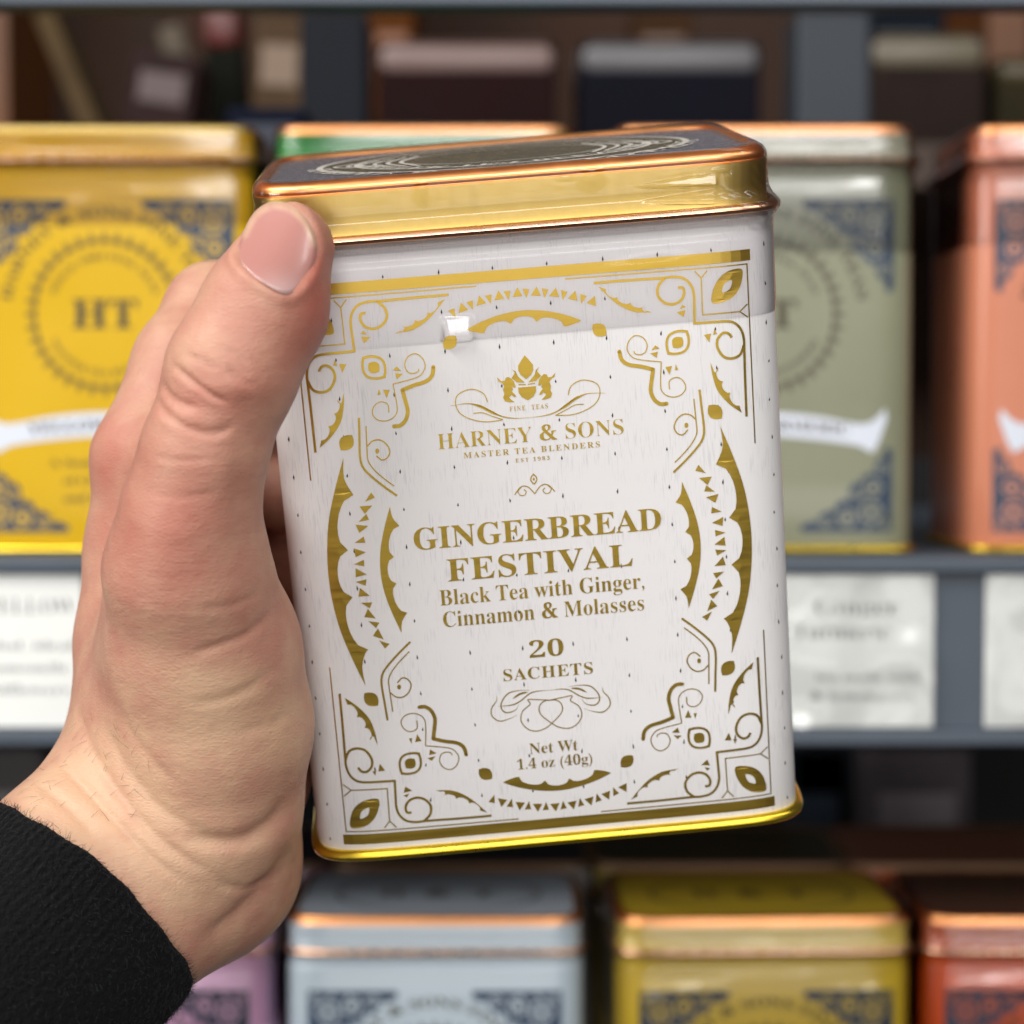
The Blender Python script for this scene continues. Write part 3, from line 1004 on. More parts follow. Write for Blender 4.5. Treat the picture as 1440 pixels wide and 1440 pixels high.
unit = empty('shelving_unit', 'dark slate metal shelving unit with a deep label lip', 'shelf', Matrix.Translation((0, 0.80, Z_LOW - 0.06)))
YL = YS - 0.012
box_obj('shelf_board', -0.60, 0.60, YL + 0.003, 0.86, Z_UP - 0.022, Z_UP, M_SLATE, unit)
lip_t, lip_b = z_of(782, YL), z_of(1046, YL)
box_obj('shelf_lip', -0.60, 0.60, YL, YL + 0.0025, lip_b + 0.004, lip_t - 0.0035, M_SLATE, unit, 0.3)
box_obj('lip_rail', -0.60, 0.60, YL - 0.004, YL + 0.002, lip_t - 0.0042, lip_t, M_SLATE, unit, 0.8)
box_obj('lip_rail', -0.60, 0.60, YL - 0.004, YL + 0.002, lip_b, lip_b + 0.0042, M_SLATE, unit, 0.8)
box_obj('shelf_board', -0.60, 0.60, YL + 0.003, 0.86, Z_LOW - 0.022, Z_LOW, M_SLATE, unit)
zt = z_of(7, YL)
box_obj('top_rail', -0.60, 0.60, YL, YL + 0.012, zt, zt + 0.03, M_SLATE, unit)
YB = 0.80
for a, b, pm in ((425, 518, mat('navy_black_paint', srgb(20, 24, 32), 0.7, spec=0.2)), (1116, 1220, mat('post_paint', srgb(44, 51, 60), 0.6)), (-230, -120, M_SLATE)):
    box_obj('upright_post', x_of(a, YB), x_of(b, YB), YB, YB + 0.035, Z_LOW - 0.06, zt + 0.05, pm, unit, 2.0)
box_obj('back_panel', -0.60, 0.60, 0.87, 0.875, Z_LOW - 0.02, Z_UP + 0.02, M_DARK, unit)

# cards on the lip
def card(label, px0, px1, lines, sheet=False):
    x0, x1 = x_of(px0, YL), x_of(px1, YL)
    z0, z1 = lip_b + 0.0045, lip_t - 0.0048
    root = empty('shelf_card', label, 'card', Matrix.Translation(((x0 + x1) / 2, YL - 0.0008, z0)), 'paper cards on the shelf lip')
    w, h = (x1 - x0) * 1000, (z1 - z0) * 1000
    v, f = rbox(w, 0.5, h, 0.2, 1)
    link('card_sheet', mesh('card_sheet', [(a, b, c + h / 2) for a, b, c in v], f), M_PAPER, root, False)
    for s, cx, z, wd, cap in lines:
        v, f = text_fit(s, wd, cap, -0.014)
        link('lettering', mesh('lettering', [(p[0] + cx, -0.33, p[1] + z) for p in v], f), M_PRINT, root, False)
    if sheet:
        nx, nz = 40, 40
        rnd = np.random.RandomState(7 if sheet is True else sheet)
        gx, gz = np.meshgrid(np.linspace(-w / 2, w / 2, nx), np.linspace(0, h, nz))
        d = np.zeros_like(gx)
        for _ in range(14):
            a, k, ph = rnd.uniform(0, 3.14), rnd.uniform(0.15, 0.5), rnd.uniform(0, 6.28)
            d += np.sin((gx * math.cos(a) + gz * math.sin(a)) * k + ph) * 0.12 / k ** 0.5
        V = np.stack([gx.ravel(), -1.4 + 0.8 * d.ravel(), gz.ravel()], 1)
        V[:, 1] = np.minimum(V[:, 1], -0.5)
        Fc = [(j * nx + i, j * nx + i + 1, (j + 1) * nx + i + 1, (j + 1) * nx + i) for j in range(nz - 1) for i in range(nx - 1)]
        link('plastic_sleeve', mesh('plastic_sleeve', V, Fc), M_SLEEVE, root)
    return root


card('white paper card on the shelf lip under the yellow tin, behind the wrist', -70, 116, [('YELLOW', 3.5, 30.0, 24, 4.0), ('herbal, ideal', 1, 20.5, 28, 2.5), ('chamomile', 1, 14.6, 25, 2.5), ('wildflowers', 1, 8.8, 26, 2.5)])
card('white card in a crinkled plastic sleeve under the olive tin', 1042, 1314, [('Ginger', 5, 30, 22, 3.8), ('Turmeric', 1, 23.5, 25, 3.8), ('tea made with', 8, 12.3, 27, 2.3), ('& lemongrass.', 7, 7.2, 28, 2.3)], True)
card('pale card in a plastic sleeve under the copper tin', 1386, 1600, [], 11)

# upper row
up_row = [
    ('bright yellow tea tin behind the thumb, with HT seal and white banner', srgb(214, 172, 4), 150, dict(lid=srgb(208, 164, 16), band=M_GOLDLID, banner='YELLOW & BLUE', sub=('A Soothing Blend', 'of Chamomile', 'and Lavender'), film=36.0, seed=2)),
    ('green tea tin hidden behind the gold lid of the held tin', srgb(52, 140, 66), 596, dict(film=34.0, seed=3)),
    ('olive grey tea tin with navy corners and white banner', srgb(134, 136, 112), 1073, dict(lid=srgb(160, 160, 142), banner='GINGER TURMERIC', film=29.0, seed=4)),
    ('salmon copper tea tin beside the olive tin', srgb(204, 128, 98), 1577, dict(film=31.0, seed=5)),
]
for lab, c, px, kw in up_row:
    bg_tin(lab, c, x_of(px), YS, Z_UP + 0.0001, {150: 0.5, 596: -0.6, 1073: -0.8}.get(px, 0.0), **kw)

# lower row
low_row = [
    ('lilac pink tea tin under the wrist', srgb(236, 190, 224), 165, 0, dict(film=32.0, seed=6)),
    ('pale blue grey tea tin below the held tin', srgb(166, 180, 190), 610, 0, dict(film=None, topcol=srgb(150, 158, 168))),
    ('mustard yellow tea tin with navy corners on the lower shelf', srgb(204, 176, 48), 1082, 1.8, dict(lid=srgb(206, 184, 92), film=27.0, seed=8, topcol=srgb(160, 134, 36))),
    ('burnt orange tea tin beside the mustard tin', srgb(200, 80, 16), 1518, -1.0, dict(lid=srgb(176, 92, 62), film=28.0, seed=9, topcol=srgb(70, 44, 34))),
]
for lab, c, px, yaw, kw in low_row:
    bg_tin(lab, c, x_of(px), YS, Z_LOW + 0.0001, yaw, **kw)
# second row behind the lower one
for lab, c, px, dy, tp in (
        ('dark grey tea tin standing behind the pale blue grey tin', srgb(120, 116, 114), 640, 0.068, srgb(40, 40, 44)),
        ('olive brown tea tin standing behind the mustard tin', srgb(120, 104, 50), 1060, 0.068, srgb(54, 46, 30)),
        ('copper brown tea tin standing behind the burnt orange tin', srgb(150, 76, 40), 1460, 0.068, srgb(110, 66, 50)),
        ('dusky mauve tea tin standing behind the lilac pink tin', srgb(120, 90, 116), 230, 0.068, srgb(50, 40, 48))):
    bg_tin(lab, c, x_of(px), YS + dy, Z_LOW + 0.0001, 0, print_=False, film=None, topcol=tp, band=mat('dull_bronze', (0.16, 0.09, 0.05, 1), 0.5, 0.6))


def carton(name, label, cat, px0, px1, py0, py1, y, depth, col, lidcol=None, tilt=0, group=None, rough=0.5):
    """box standing on a shelf; the picture corner points give its size at its own depth"""
    a, b = wp(px0, py1, y), wp(px1, py0, y)
    w, h = (b.x - a.x) * 1000, (b.z - a.z) * 1000
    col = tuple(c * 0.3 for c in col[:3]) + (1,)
    root = empty(name, label, cat, Matrix.Translation(((a.x + b.x) / 2, y, a.z)) @ Matrix.Rotation(R(tilt), 4, 'Y'), group)
    v, f = rbox(w, depth * 1000, h, 2.0, 2)
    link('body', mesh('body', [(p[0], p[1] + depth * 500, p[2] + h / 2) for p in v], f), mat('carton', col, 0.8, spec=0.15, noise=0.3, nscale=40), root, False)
    if w > 18 and not lidcol:
        v, f = rbox(w * 0.7, 0.6, h * 0.32, 0.2, 1)
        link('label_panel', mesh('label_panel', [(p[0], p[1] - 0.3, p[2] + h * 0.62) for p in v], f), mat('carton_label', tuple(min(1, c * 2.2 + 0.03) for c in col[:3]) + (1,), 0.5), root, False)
    if lidcol:
        v, f = rbox(w + 2, depth * 1000 + 2, h * 0.36, 6.0, 3)
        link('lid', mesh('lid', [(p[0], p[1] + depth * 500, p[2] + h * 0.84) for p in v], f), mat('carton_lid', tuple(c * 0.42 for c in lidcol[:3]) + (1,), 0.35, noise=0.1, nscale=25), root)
    return root


# things on the shelf behind
Y2 = 0.93
zb = z_of(205, Y2)
back = empty('back_shelf', 'dark brown shelf standing behind the slate unit', 'shelf', Matrix.Translation((0, 1.1, zb - 0.05)))
box_obj('shelf_board', -0.7, 0.7, Y2 - 0.01, 1.30, zb - 0.02, zb, mat('brown_board', srgb(58, 36, 18), 0.5, noise=0.3, nscale=12, stretch=(0.2, 1, 1)), back)
box_obj('back_board', -0.7, 0.7, 1.30, 1.32, zb - 0.3, zb + 0.40, mat('umber_board', srgb(56, 30, 11), 0.8, noise=0.5, nscale=7, stretch=(2, 1, 0.4)), back)
for px in (0, 555, 1400):
    box_obj('divider', x_of(px, 1.2) - 0.012, x_of(px, 1.2) + 0.012, 1.18, 1.30, zb, zb + 0.3, mat('oak', srgb(110, 62, 18), 0.5, noise=0.3, nscale=10), back)
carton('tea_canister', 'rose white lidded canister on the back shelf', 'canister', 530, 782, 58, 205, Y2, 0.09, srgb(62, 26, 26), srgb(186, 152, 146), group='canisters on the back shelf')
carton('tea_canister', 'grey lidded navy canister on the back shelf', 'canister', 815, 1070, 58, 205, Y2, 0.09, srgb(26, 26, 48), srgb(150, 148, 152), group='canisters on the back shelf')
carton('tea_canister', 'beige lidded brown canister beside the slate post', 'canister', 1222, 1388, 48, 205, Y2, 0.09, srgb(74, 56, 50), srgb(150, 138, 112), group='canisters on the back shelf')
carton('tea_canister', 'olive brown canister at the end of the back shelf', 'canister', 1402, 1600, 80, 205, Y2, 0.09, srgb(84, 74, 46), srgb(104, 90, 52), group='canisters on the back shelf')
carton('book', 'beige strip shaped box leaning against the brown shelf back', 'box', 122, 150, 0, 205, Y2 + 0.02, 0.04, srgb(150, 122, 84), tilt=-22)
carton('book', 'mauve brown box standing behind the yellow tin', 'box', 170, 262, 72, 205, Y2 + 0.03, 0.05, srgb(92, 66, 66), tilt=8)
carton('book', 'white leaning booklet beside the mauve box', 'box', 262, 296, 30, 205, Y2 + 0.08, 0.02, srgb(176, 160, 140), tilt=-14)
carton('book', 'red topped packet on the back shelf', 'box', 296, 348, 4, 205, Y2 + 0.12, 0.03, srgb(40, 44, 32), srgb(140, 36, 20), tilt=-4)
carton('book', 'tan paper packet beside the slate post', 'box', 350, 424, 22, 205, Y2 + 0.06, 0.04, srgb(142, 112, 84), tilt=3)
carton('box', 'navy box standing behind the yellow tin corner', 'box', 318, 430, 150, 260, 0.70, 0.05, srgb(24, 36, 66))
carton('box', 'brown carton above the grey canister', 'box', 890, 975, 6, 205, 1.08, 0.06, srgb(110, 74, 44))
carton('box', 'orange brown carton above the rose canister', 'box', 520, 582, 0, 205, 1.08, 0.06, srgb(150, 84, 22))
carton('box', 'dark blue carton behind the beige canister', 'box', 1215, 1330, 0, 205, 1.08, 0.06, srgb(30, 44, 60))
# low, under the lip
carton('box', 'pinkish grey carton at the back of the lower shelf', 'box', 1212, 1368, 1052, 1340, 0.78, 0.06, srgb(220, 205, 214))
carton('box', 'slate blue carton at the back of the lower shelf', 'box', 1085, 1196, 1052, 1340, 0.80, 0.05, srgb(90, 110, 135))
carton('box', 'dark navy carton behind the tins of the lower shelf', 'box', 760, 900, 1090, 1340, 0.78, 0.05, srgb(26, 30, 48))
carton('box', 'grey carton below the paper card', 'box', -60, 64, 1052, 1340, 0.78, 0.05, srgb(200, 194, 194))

# ------------------------------------------------------------------ the held tin
TIN_R = Matrix(((0.99588316, -0.05274509, -0.07372029), (0.03289543, 0.96812725, -0.24828917), (0.08446666, 0.24484194, 0.9658767)))
TIN_T = Vector((4.6066, 326.01, -7.2673))
tin_matrix = VIEW @ (Matrix.Translation(TIN_T * MM) @ TIN_R.to_4x4())
tin = build_held_tin(tin_matrix)


def tl(x, y, z):
    v = TIN_R @ Vector((x, y, z)) + TIN_T
    return np.array(v)


# ------------------------------------------------------------------ the hand (mm, view frame)
def cone(P, a, ra, b, rb):
    a, b = np.asarray(a, np.float32), np.asarray(b, np.float32)
    ba = b - a
    L2 = ba @ ba
    t = np.clip(((P - a) @ ba) / L2, 0, 1)
    return np.linalg.norm(P - a - t[..., None] * ba, axis=-1) - (ra + (rb - ra) * t)


def smin(a, b, k):
    h = np.clip(0.5 + 0.5 * (b - a) / k, 0, 1)
    return b + (a - b) * h - k * h * (1 - h)


def chain(P, pts, k):
    d = None
    for (a, ra), (b, rb) in zip(pts[:-1], pts[1:]):
        c = cone(P, a, ra, b, rb)
        d = c if d is None else smin(d, c, k)
    return d


def surface_nets(g, org, h):
    s = g < 0
    n = np.array(g.shape) - 1
    cnt = np.zeros(tuple(n), int)
    cs = [(i, j, k) for i in (0, 1) for j in (0, 1) for k in (0, 1)]
    sl = lambda c: tuple(slice(c[i], c[i] + n[i]) for i in range(3))
    for c in cs:
        cnt += s[sl(c)]
    act = (cnt > 0) & (cnt < 8)
    idx = np.argwhere(act)
    ids = -np.ones(tuple(n), int)
    ids[act] = np.arange(len(idx))
    pos = np.zeros((len(idx), 3))
    num = np.zeros(len(idx))
    for a in cs:
        for ax in range(3):
            if a[ax]:
                continue
            b = list(a)
            b[ax] = 1
            ga = g[tuple((idx + a).T)]
            gb = g[tuple((idx + np.array(b)).T)]
            m = (ga < 0) != (gb < 0)
            t = np.where(m, ga / np.where(m, ga - gb, 1), 0)
            p = np.array(a, float)[None] + np.eye(3)[ax][None] * t[:, None]
            pos += np.where(m[:, None], p, 0)
            num += m
    V = (idx + pos / num[:, None]) * h + org
    Fs = []
    for ax in range(3):
        u, w = (ax + 1) % 3, (ax + 2) % 3
        d = np.zeros(3, int)
        d[ax] = 1
        m0 = [slice(1, n[i]) for i in range(3)]
        m0[ax] = slice(0, n[ax])
        A = s[tuple(m0)]
        m1 = list(m0)
        m1[ax] = slice(1, n[ax] + 1)
        B = s[tuple(m1)]
        off = np.array([m.start for m in m0])
        for flip, mask in ((False, A & ~B), (True, ~A & B)):
            e = np.argwhere(mask) + off
            du, dw = np.zeros(3, int), np.zeros(3, int)
            du[u] = 1
            dw[w] = 1
            q = [ids[tuple(x.T)] for x in (e - du - dw, e - dw, e, e - du)]
            q = np.stack(q, 1)
            Fs.append(q[:, ::-1] if flip else q)
    F_ = np.vstack(Fs)
    return V, F_[(F_ >= 0).all(1)]


ARM_C = vp(122, 1264, 322)
ARM_A = np.array([0.63, 0.50, 0.67]) / np.linalg.norm([0.63, 0.50, 0.67])
ARM_U = np.cross(ARM_A, [0, 1, 0])
ARM_U /= np.linalg.norm(ARM_U)


def hand_sdf(P):
    v = vp
    arm = lambda s, k: ARM_C + ARM_A * s + ARM_U * k
    thumb = chain(P, [(v(405, 350, 303), 7.0), (v(372, 434, 300.5), 9.0), (v(327, 520, 299.5), 9.3), (v(286, 640, 301), 8.9), (v(268, 722, 304), 9.9), (v(264, 800, 308), 12.2), (v(286, 915, 317), 14.7), (v(303, 1020, 322), 14.9), (v(292, 1130, 327), 14.7), (v(292, 1225, 334), 13.0)], 3.0)
    back_ = chain(P, [(v(203, 645, 343), 8.5), (v(216, 780, 346), 11.0), (v(222, 900, 345), 13.2), (v(222, 1010, 340), 13.4), (v(206, 1095, 334), 14.2), (arm(0, 5.5), 14.0), (arm(-60, 6), 14.5)], 4.0)
    ulnar = chain(P, [(v(300, 1210, 340), 13.5), (arm(2, -6.5), 13.6), (arm(-60, -6), 14.5)], 5.0)
    palm = chain(P, [(v(268, 740, 382), 11), (v(272, 830, 376), 12), (v(300, 950, 364), 14), (v(305, 1080, 352), 15), (v(260, 1190, 340), 15)], 6.0)
    mid = chain(P, [(v(255, 700, 372), 10), (v(250, 830, 368), 11.5), (v(250, 960, 360), 13), (v(230, 1100, 345), 15)], 5.0)
    web = cone(P, v(250, 840, 327), 11.5, v(256, 950, 332), 15.5)
    index = chain(P, [(v(203, 645, 343), 8.5), (v(258, 510, 350), 8.2), (v(302, 438, 357), 8.3), (tl(-44, 64, 36), 7.2), (tl(-30, 68.5, 38), 6.9), (tl(-8, 68, 39), 6.3)], 3.0)
    fingers = []
    for a, b, zc in ((v(258, 700, 374), v(300, 520, 392), 18), (v(278, 770, 392), v(320, 600, 404), -1), (v(300, 850, 402), v(345, 720, 410), -18)):
        fingers.append(chain(P, [(a, 9.0), (b, 8.0), (tl(-45, 66, zc), 7.3), (tl(-28, 68.5, zc + 2), 6.8), (tl(-6, 68, zc + 3), 6.2)], 3.0))
    ringm = chain(P, [(v(278, 770, 392), 9.5), (v(275, 930, 375), 12), (v(250, 1100, 350), 15)], 5)
    littl = chain(P, [(v(300, 850, 402), 9), (v(295, 980, 384), 12), (v(265, 1130, 352), 15)], 5)
    d = smin(back_, ulnar, 9)
    d = smin(d, mid, 6)
    d = smin(d, palm, 6)
    d = smin(d, ringm, 5)
    d = smin(d, littl, 5)
    d = smin(d, index, 3)
    for f_ in fingers:
        d = smin(d, f_, 2.5)
    d = smin(d, web, 6)
    d = smin(d, cone(P, v(266, 735, 320), 6.5, v(232, 700, 340), 6.5), 5)
    d = smin(d, cone(P, v(276, 690, 313), 5.5, v(226, 648, 337), 5.5), 4)
    d = smin(d, cone(P, v(288, 640, 312), 4.5, v(244, 598, 342), 4.5), 4)
    d = smin(d, cone(P, v(280, 800, 330), 8, v(262, 770, 372), 9), 5)
    d = smin(d, thumb, 8.0)
    return d


def px_of(V):
    return np.stack([720 + F_PX * V[:, 0] / V[:, 1], 720 - F_PX * V[:, 2] / V[:, 1]], 1)


def seg_dist(Q, path):
    d = np.full(len(Q), 1e9)
    u = np.zeros(len(Q))
    P = [np.array(p, float) for p in path]
    for i, (a, b) in enumerate(zip(P[:-1], P[1:])):
        ab = b - a
        t = np.clip(((Q - a) @ ab) / (ab @ ab), 0, 1)
        e = np.linalg.norm(Q - a - t[:, None] * ab, axis=1)
        m = e < d
        d[m] = e[m]
        u[m] = (i + t[m]) / (len(P) - 1)
    return d, u


def build_hand():
    h = 1.1
    lo, hi = np.array([-112.0, 284, -112]), np.array([16.0, 424, 56])
    ax = [np.arange(lo[i], hi[i], h) for i in range(3)]
    G = np.empty((len(ax[0]), len(ax[1]), len(ax[2])), np.float32)
    YY, ZZ = np.meshgrid(ax[1], ax[2], indexing='ij')
    for i0 in range(0, len(ax[0]), 16):
        xs = ax[0][i0:i0 + 16]
        P = np.empty((len(xs),) + YY.shape + (3,), np.float32)
        P[..., 0] = xs[:, None, None]
        P[..., 1] = YY
        P[..., 2] = ZZ
        G[i0:i0 + 16] = hand_sdf(P)
    G[:, :, 0] = np.maximum(G[:, :, 0], 0.01)
    G[0] = np.maximum(G[0], 0.01)
    V, Fq = surface_nets(G.astype(float), lo, h)
    me = mesh('hand_raw', V, Fq)
    tmp = bpy.data.objects.new('hand_raw', me)
    COL.objects.link(tmp)
    m1 = tmp.modifiers.new('s', 'SMOOTH')
    m1.factor = 0.5
    m1.iterations = 4
    m2 = tmp.modifiers.new('u', 'SUBSURF')
    m2.levels = 1
    m2.render_levels = 1
    dg = bpy.context.evaluated_depsgraph_get()
    me2 = bpy.data.meshes.new_from_object(tmp.evaluated_get(dg))
    bpy.data.objects.remove(tmp)
    n = len(me2.vertices)
    V = np.empty(n * 3)
    me2.vertices.foreach_get('co', V)
    V = V.reshape(-1, 3) / MM
    Nn = np.empty(n * 3)
    me2.vertices.foreach_get('normal', Nn)
    Nn = Nn.reshape(-1, 3)
    front = np.clip(-(Nn * (V / np.linalg.norm(V, axis=1, keepdims=True))).sum(1) * 2.5, 0, 1)
    Q = px_of(V)
    near = V[:, 1] < 345
    D = np.zeros(n)
    # skin folds: path in picture points of the visible side, depth mm, half width px
    folds = [([(241, 511), (265, 532), (296, 554), (319, 566)], 0.6, 4), ([(227, 535), (238, 557), (259, 569), (277, 572)], 0.5, 5), ([(224, 560), (231, 578), (259, 599), (290, 609), (314, 606), (326, 596)], 0.45, 5),
             ([(320, 517), (339, 535), (357, 544)], 0.35, 4), ([(255, 495), (285, 508), (305, 520)], 0.25, 4), ([(300, 487), (330, 497), (352, 514)], 0.2, 4),
             ([(215, 640), (250, 648), (300, 645)], 0.15, 5), ([(200, 690), (250, 700), (310, 690)], 0.12, 5),
             ([(385, 858), (350, 890), (311, 907), (267, 920)], 0.32, 6), ([(392, 935), (350, 968), (311, 984), (270, 990)], 0.22, 7), ([(411, 1001), (375, 1020), (333, 1029)], 0.18, 7), ([(370, 830), (330, 850), (280, 856)], 0.2, 6),
             ([(255, 1170), (300, 1183), (344, 1180), (385, 1155), (408, 1120)], 0.9, 12), ([(111, 1003), (133, 1063), (183, 1136), (239, 1193), (311, 1236)], 0.5, 7), ([(72, 1060), (122, 1112), (167, 1160), (217, 1210), (267, 1246)], 0.45, 6),
             ([(50, 1100), (90, 1130), (140, 1180)], 0.35, 7), ([(285, 1322), (333, 1286), (389, 1229), (410, 1185)], 0.7, 11), ([(140, 1005), (175, 1075), (230, 1140), (290, 1170)], 0.3, 7), ([(168, 1000), (205, 1060), (255, 1110)], 0.25, 7), ([(300, 1240), (345, 1250), (380, 1235)], 0.3, 7)]
    for path, dep, w in folds:
        d, u = seg_dist(Q, spline(path, 5))
        fade = np.clip(np.sin(np.clip(u, 0.03, 0.97) * math.pi) * 1.6, 0, 1)
        D -= dep * np.exp(-(d / w) ** 2) * fade * front * near
        D += dep * 0.12 * np.exp(-((d - 2.3 * w) / (1.6 * w)) ** 2) * fade * front * near
    # raised nail walls round the thumb nail, sunk nail bed
    nail = np.array(NAIL)
    dn, _ = seg_dist(Q, list(nail) + [nail[0]])
    inside = in_poly(Q, nail)
    sd = np.where(inside, -dn, dn)
    D += (0.5 * np.exp(-((sd - 6) / 9) ** 2) - 0.55 / (1 + np.exp(np.clip((sd + 5) / 3, -30, 30)))) * front * near * (V[:, 1] < 312)
    # knuckle mounds, tendons
    for cx, cy, rx, ry, hgt in ((330, 545, 40, 18, 0.5), (262, 590, 45, 14, 0.35), (230, 770, 60, 60, 0.8), (340, 690, 18, 60, -0.4)):
        D += hgt * np.exp(-((Q[:, 0] - cx) / rx) ** 2 - ((Q[:, 1] - cy) / ry) ** 2) * front * near
    V = V + Nn * D[:, None]
    me2.vertices.foreach_set('co', (V * MM).ravel())
    # skin colouring: redder over joints, fingertip and heel, paler and yellower on the wrist
    red = np.full(n, 0.35)
    for cx, cy, rx, ry, a in ((225, 765, 90, 80, 0.3), (300, 560, 75, 40, 0.35), (445, 430, 45, 110, 0.6), (150, 640, 45, 60, 0.3), (350, 480, 60, 50, 0.15), (290, 690, 70, 60, 0.2), (340, 400, 40, 30, 0.2),
                              (370, 880, 60, 60, 0.2), (310, 1010, 130, 90, -0.32), (120, 1130, 120, 80, -0.4), (240, 1230, 120, 70, -0.3), (280, 390, 70, 60, -0.05)):
        red += a * np.exp(-((Q[:, 0] - cx) / rx) ** 2 - ((Q[:, 1] - cy) / ry) ** 2)
    at = me2.color_attributes.new('redness', 'FLOAT_COLOR', 'POINT')
    rgba = np.ones((n, 4))
    rgba[:, :3] = np.clip(red, 0, 1)[:, None]
    at.data.foreach_set('color', rgba.ravel())
    me2.update()
    return me2, V


def in_poly(Q, poly):
    x, y = Q[:, 0], Q[:, 1]
    ins = np.zeros(len(Q), bool)
    j = len(poly) - 1
    for i in range(len(poly)):
        xi, yi = poly[i]
        xj, yj = poly[j]
        c = ((yi > y) != (yj > y)) & (x < (xj - xi) * (y - yi) / (yj - yi + 1e-12) + xi)
        ins ^= c
        j = i
    return ins


NAIL = [tuple(p) for p in spline([(333, 362), (341, 330), (356, 300), (380, 284), (408, 288), (432, 310), (445, 342), (440, 376), (424, 402), (404, 414), (376, 402), (350, 384)], 4, True)]


def skin_mat():
    m = bpy.data.materials.new('skin')
    m.use_nodes = True
    nt = m.node_tree
    p = nt.nodes['Principled BSDF']
    at = nt.nodes.new('ShaderNodeVertexColor')
    at.layer_name = 'redness'
    tc = nt.nodes.new('ShaderNodeTexCoord')
    n1 = nt.nodes.new('ShaderNodeTexNoise')
    n1.inputs['Scale'].default_value = 160
    n1.inputs['Detail'].default_value = 5
    nt.links.new(tc.outputs['Object'], n1.inputs['Vector'])
    ad = nt.nodes.new('ShaderNodeMath')
    ad.operation = 'MULTIPLY_ADD'
    ad.inputs[1].default_value = 0.75
    ad.inputs[2].default_value = -0.39
    nt.links.new(n1.outputs['Fac'], ad.inputs[0])
    ad2 = nt.nodes.new('ShaderNodeMath')
    ad2.use_clamp = True
    nt.links.new(ad.outputs[0], ad2.inputs[0])
    nt.links.new(at.outputs[0], ad2.inputs[1])
    cr = nt.nodes.new('ShaderNodeValToRGB')
    cr.color_ramp.elements[0].color = srgb(206, 168, 138)
    cr.color_ramp.elements[1].color = srgb(172, 98, 84)
    e = cr.color_ramp.elements.new(0.4)
    e.color = srgb(190, 138, 118)
    nt.links.new(ad2.outputs[0], cr.inputs[0])
    nt.links.new(cr.outputs[0], p.inputs['Base Color'])
    p.inputs['Subsurface Weight'].default_value = 0.22
    p.inputs['Subsurface Radius'].default_value = (1.0, 0.35, 0.2)
    p.inputs['Subsurface Scale'].default_value = 0.0035
    p.inputs['Roughness'].default_value = 0.48
    p.inputs['Specular IOR Level'].default_value = 0.38
    # fine skin relief: pores and crossing lines
    vo = nt.nodes.new('ShaderNodeTexVoronoi')
    vo.feature = 'DISTANCE_TO_EDGE'
    vo.inputs['Scale'].default_value = 1300
    mp = nt.nodes.new('ShaderNodeMapping')
    mp.inputs['Scale'].default_value = (0.7, 1, 1.35)
    mp.inputs['Rotation'].default_value = (0, 0.4, 0)
    nt.links.new(tc.outputs['Object'], mp.inputs[0])
    nt.links.new(mp.outputs[0], vo.inputs['Vector'])
    n2 = nt.nodes.new('ShaderNodeTexNoise')
    n2.inputs['Scale'].default_value = 420
    n2.inputs['Detail'].default_value = 5
    nt.links.new(mp.outputs[0], n2.inputs['Vector'])
    b1 = nt.nodes.new('ShaderNodeBump')
    b1.inputs['Strength'].default_value = 0.32
    b1.inputs['Distance'].default_value = 0.00025
    nt.links.new(vo.outputs['Distance'], b1.inputs['Height'])
    b2 = nt.nodes.new('ShaderNodeBump')
    b2.inputs['Strength'].default_value = 0.28
    b2.inputs['Distance'].default_value = 0.0006
    nt.links.new(n2.outputs['Fac'], b2.inputs['Height'])
    nt.links.new(b1.outputs[0], b2.inputs['Normal'])
    mp3 = nt.nodes.new('ShaderNodeMapping')
    mp3.inputs['Scale'].default_value = (1.0, 1.0, 5.0)
    mp3.inputs['Rotation'].default_value = (0, 0.35, 0)
    nt.links.new(tc.outputs['Object'], mp3.inputs[0])
    n3 = nt.nodes.new('ShaderNodeTexNoise')
    n3.inputs['Scale'].default_value = 260
    n3.inputs['Detail'].default_value = 7
    n3.inputs['Roughness'].default_value = 0.62
    n3.inputs['Distortion'].default_value = 0.6
    nt.links.new(mp3.outputs[0], n3.inputs['Vector'])
    b3 = nt.nodes.new('ShaderNodeBump')
    b3.inputs['Strength'].default_value = 0.17
    b3.inputs['Distance'].default_value = 0.0005
    nt.links.new(n3.outputs['Fac'], b3.inputs['Height'])
    nt.links.new(b2.outputs[0], b3.inputs['Normal'])
    nt.links.new(b3.outputs[0], p.inputs['Normal'])
    return m


hand_me, HV = build_hand()
hand = link('person', hand_me, skin_mat())
hand.matrix_world = VIEW
tag(hand, 'bare hand in a black knit sleeve gripping the white tin, thumb over its lid', 'person')

# thumb nail: a domed plate lying in the nail bed, its free edge a little proud
bvh = BVHTree.FromPolygons([tuple(p) for p in HV], [tuple(f.vertices) for f in hand_me.polygons])
nail_c = np.mean(NAIL, 0)
rings_n, ring_pts = 9, len(NAIL)
NV, NF = [], []
for k in range(rings_n + 1):
    q = 1 - k / rings_n
    for p in NAIL:
        w = nail_c + (np.array(p) - nail_c) * q
        d = Vector(((w[0] - 720) / F_PX, 1, -(w[1] - 720) / F_PX))
        hit = bvh.ray_cast(Vector((0, 0, 0)), d.normalized(), 400)
        loc = np.array(hit[0]) if hit[0] is not None else np.array(d) * 300
        NV.append(loc)
NV = np.array(NV)
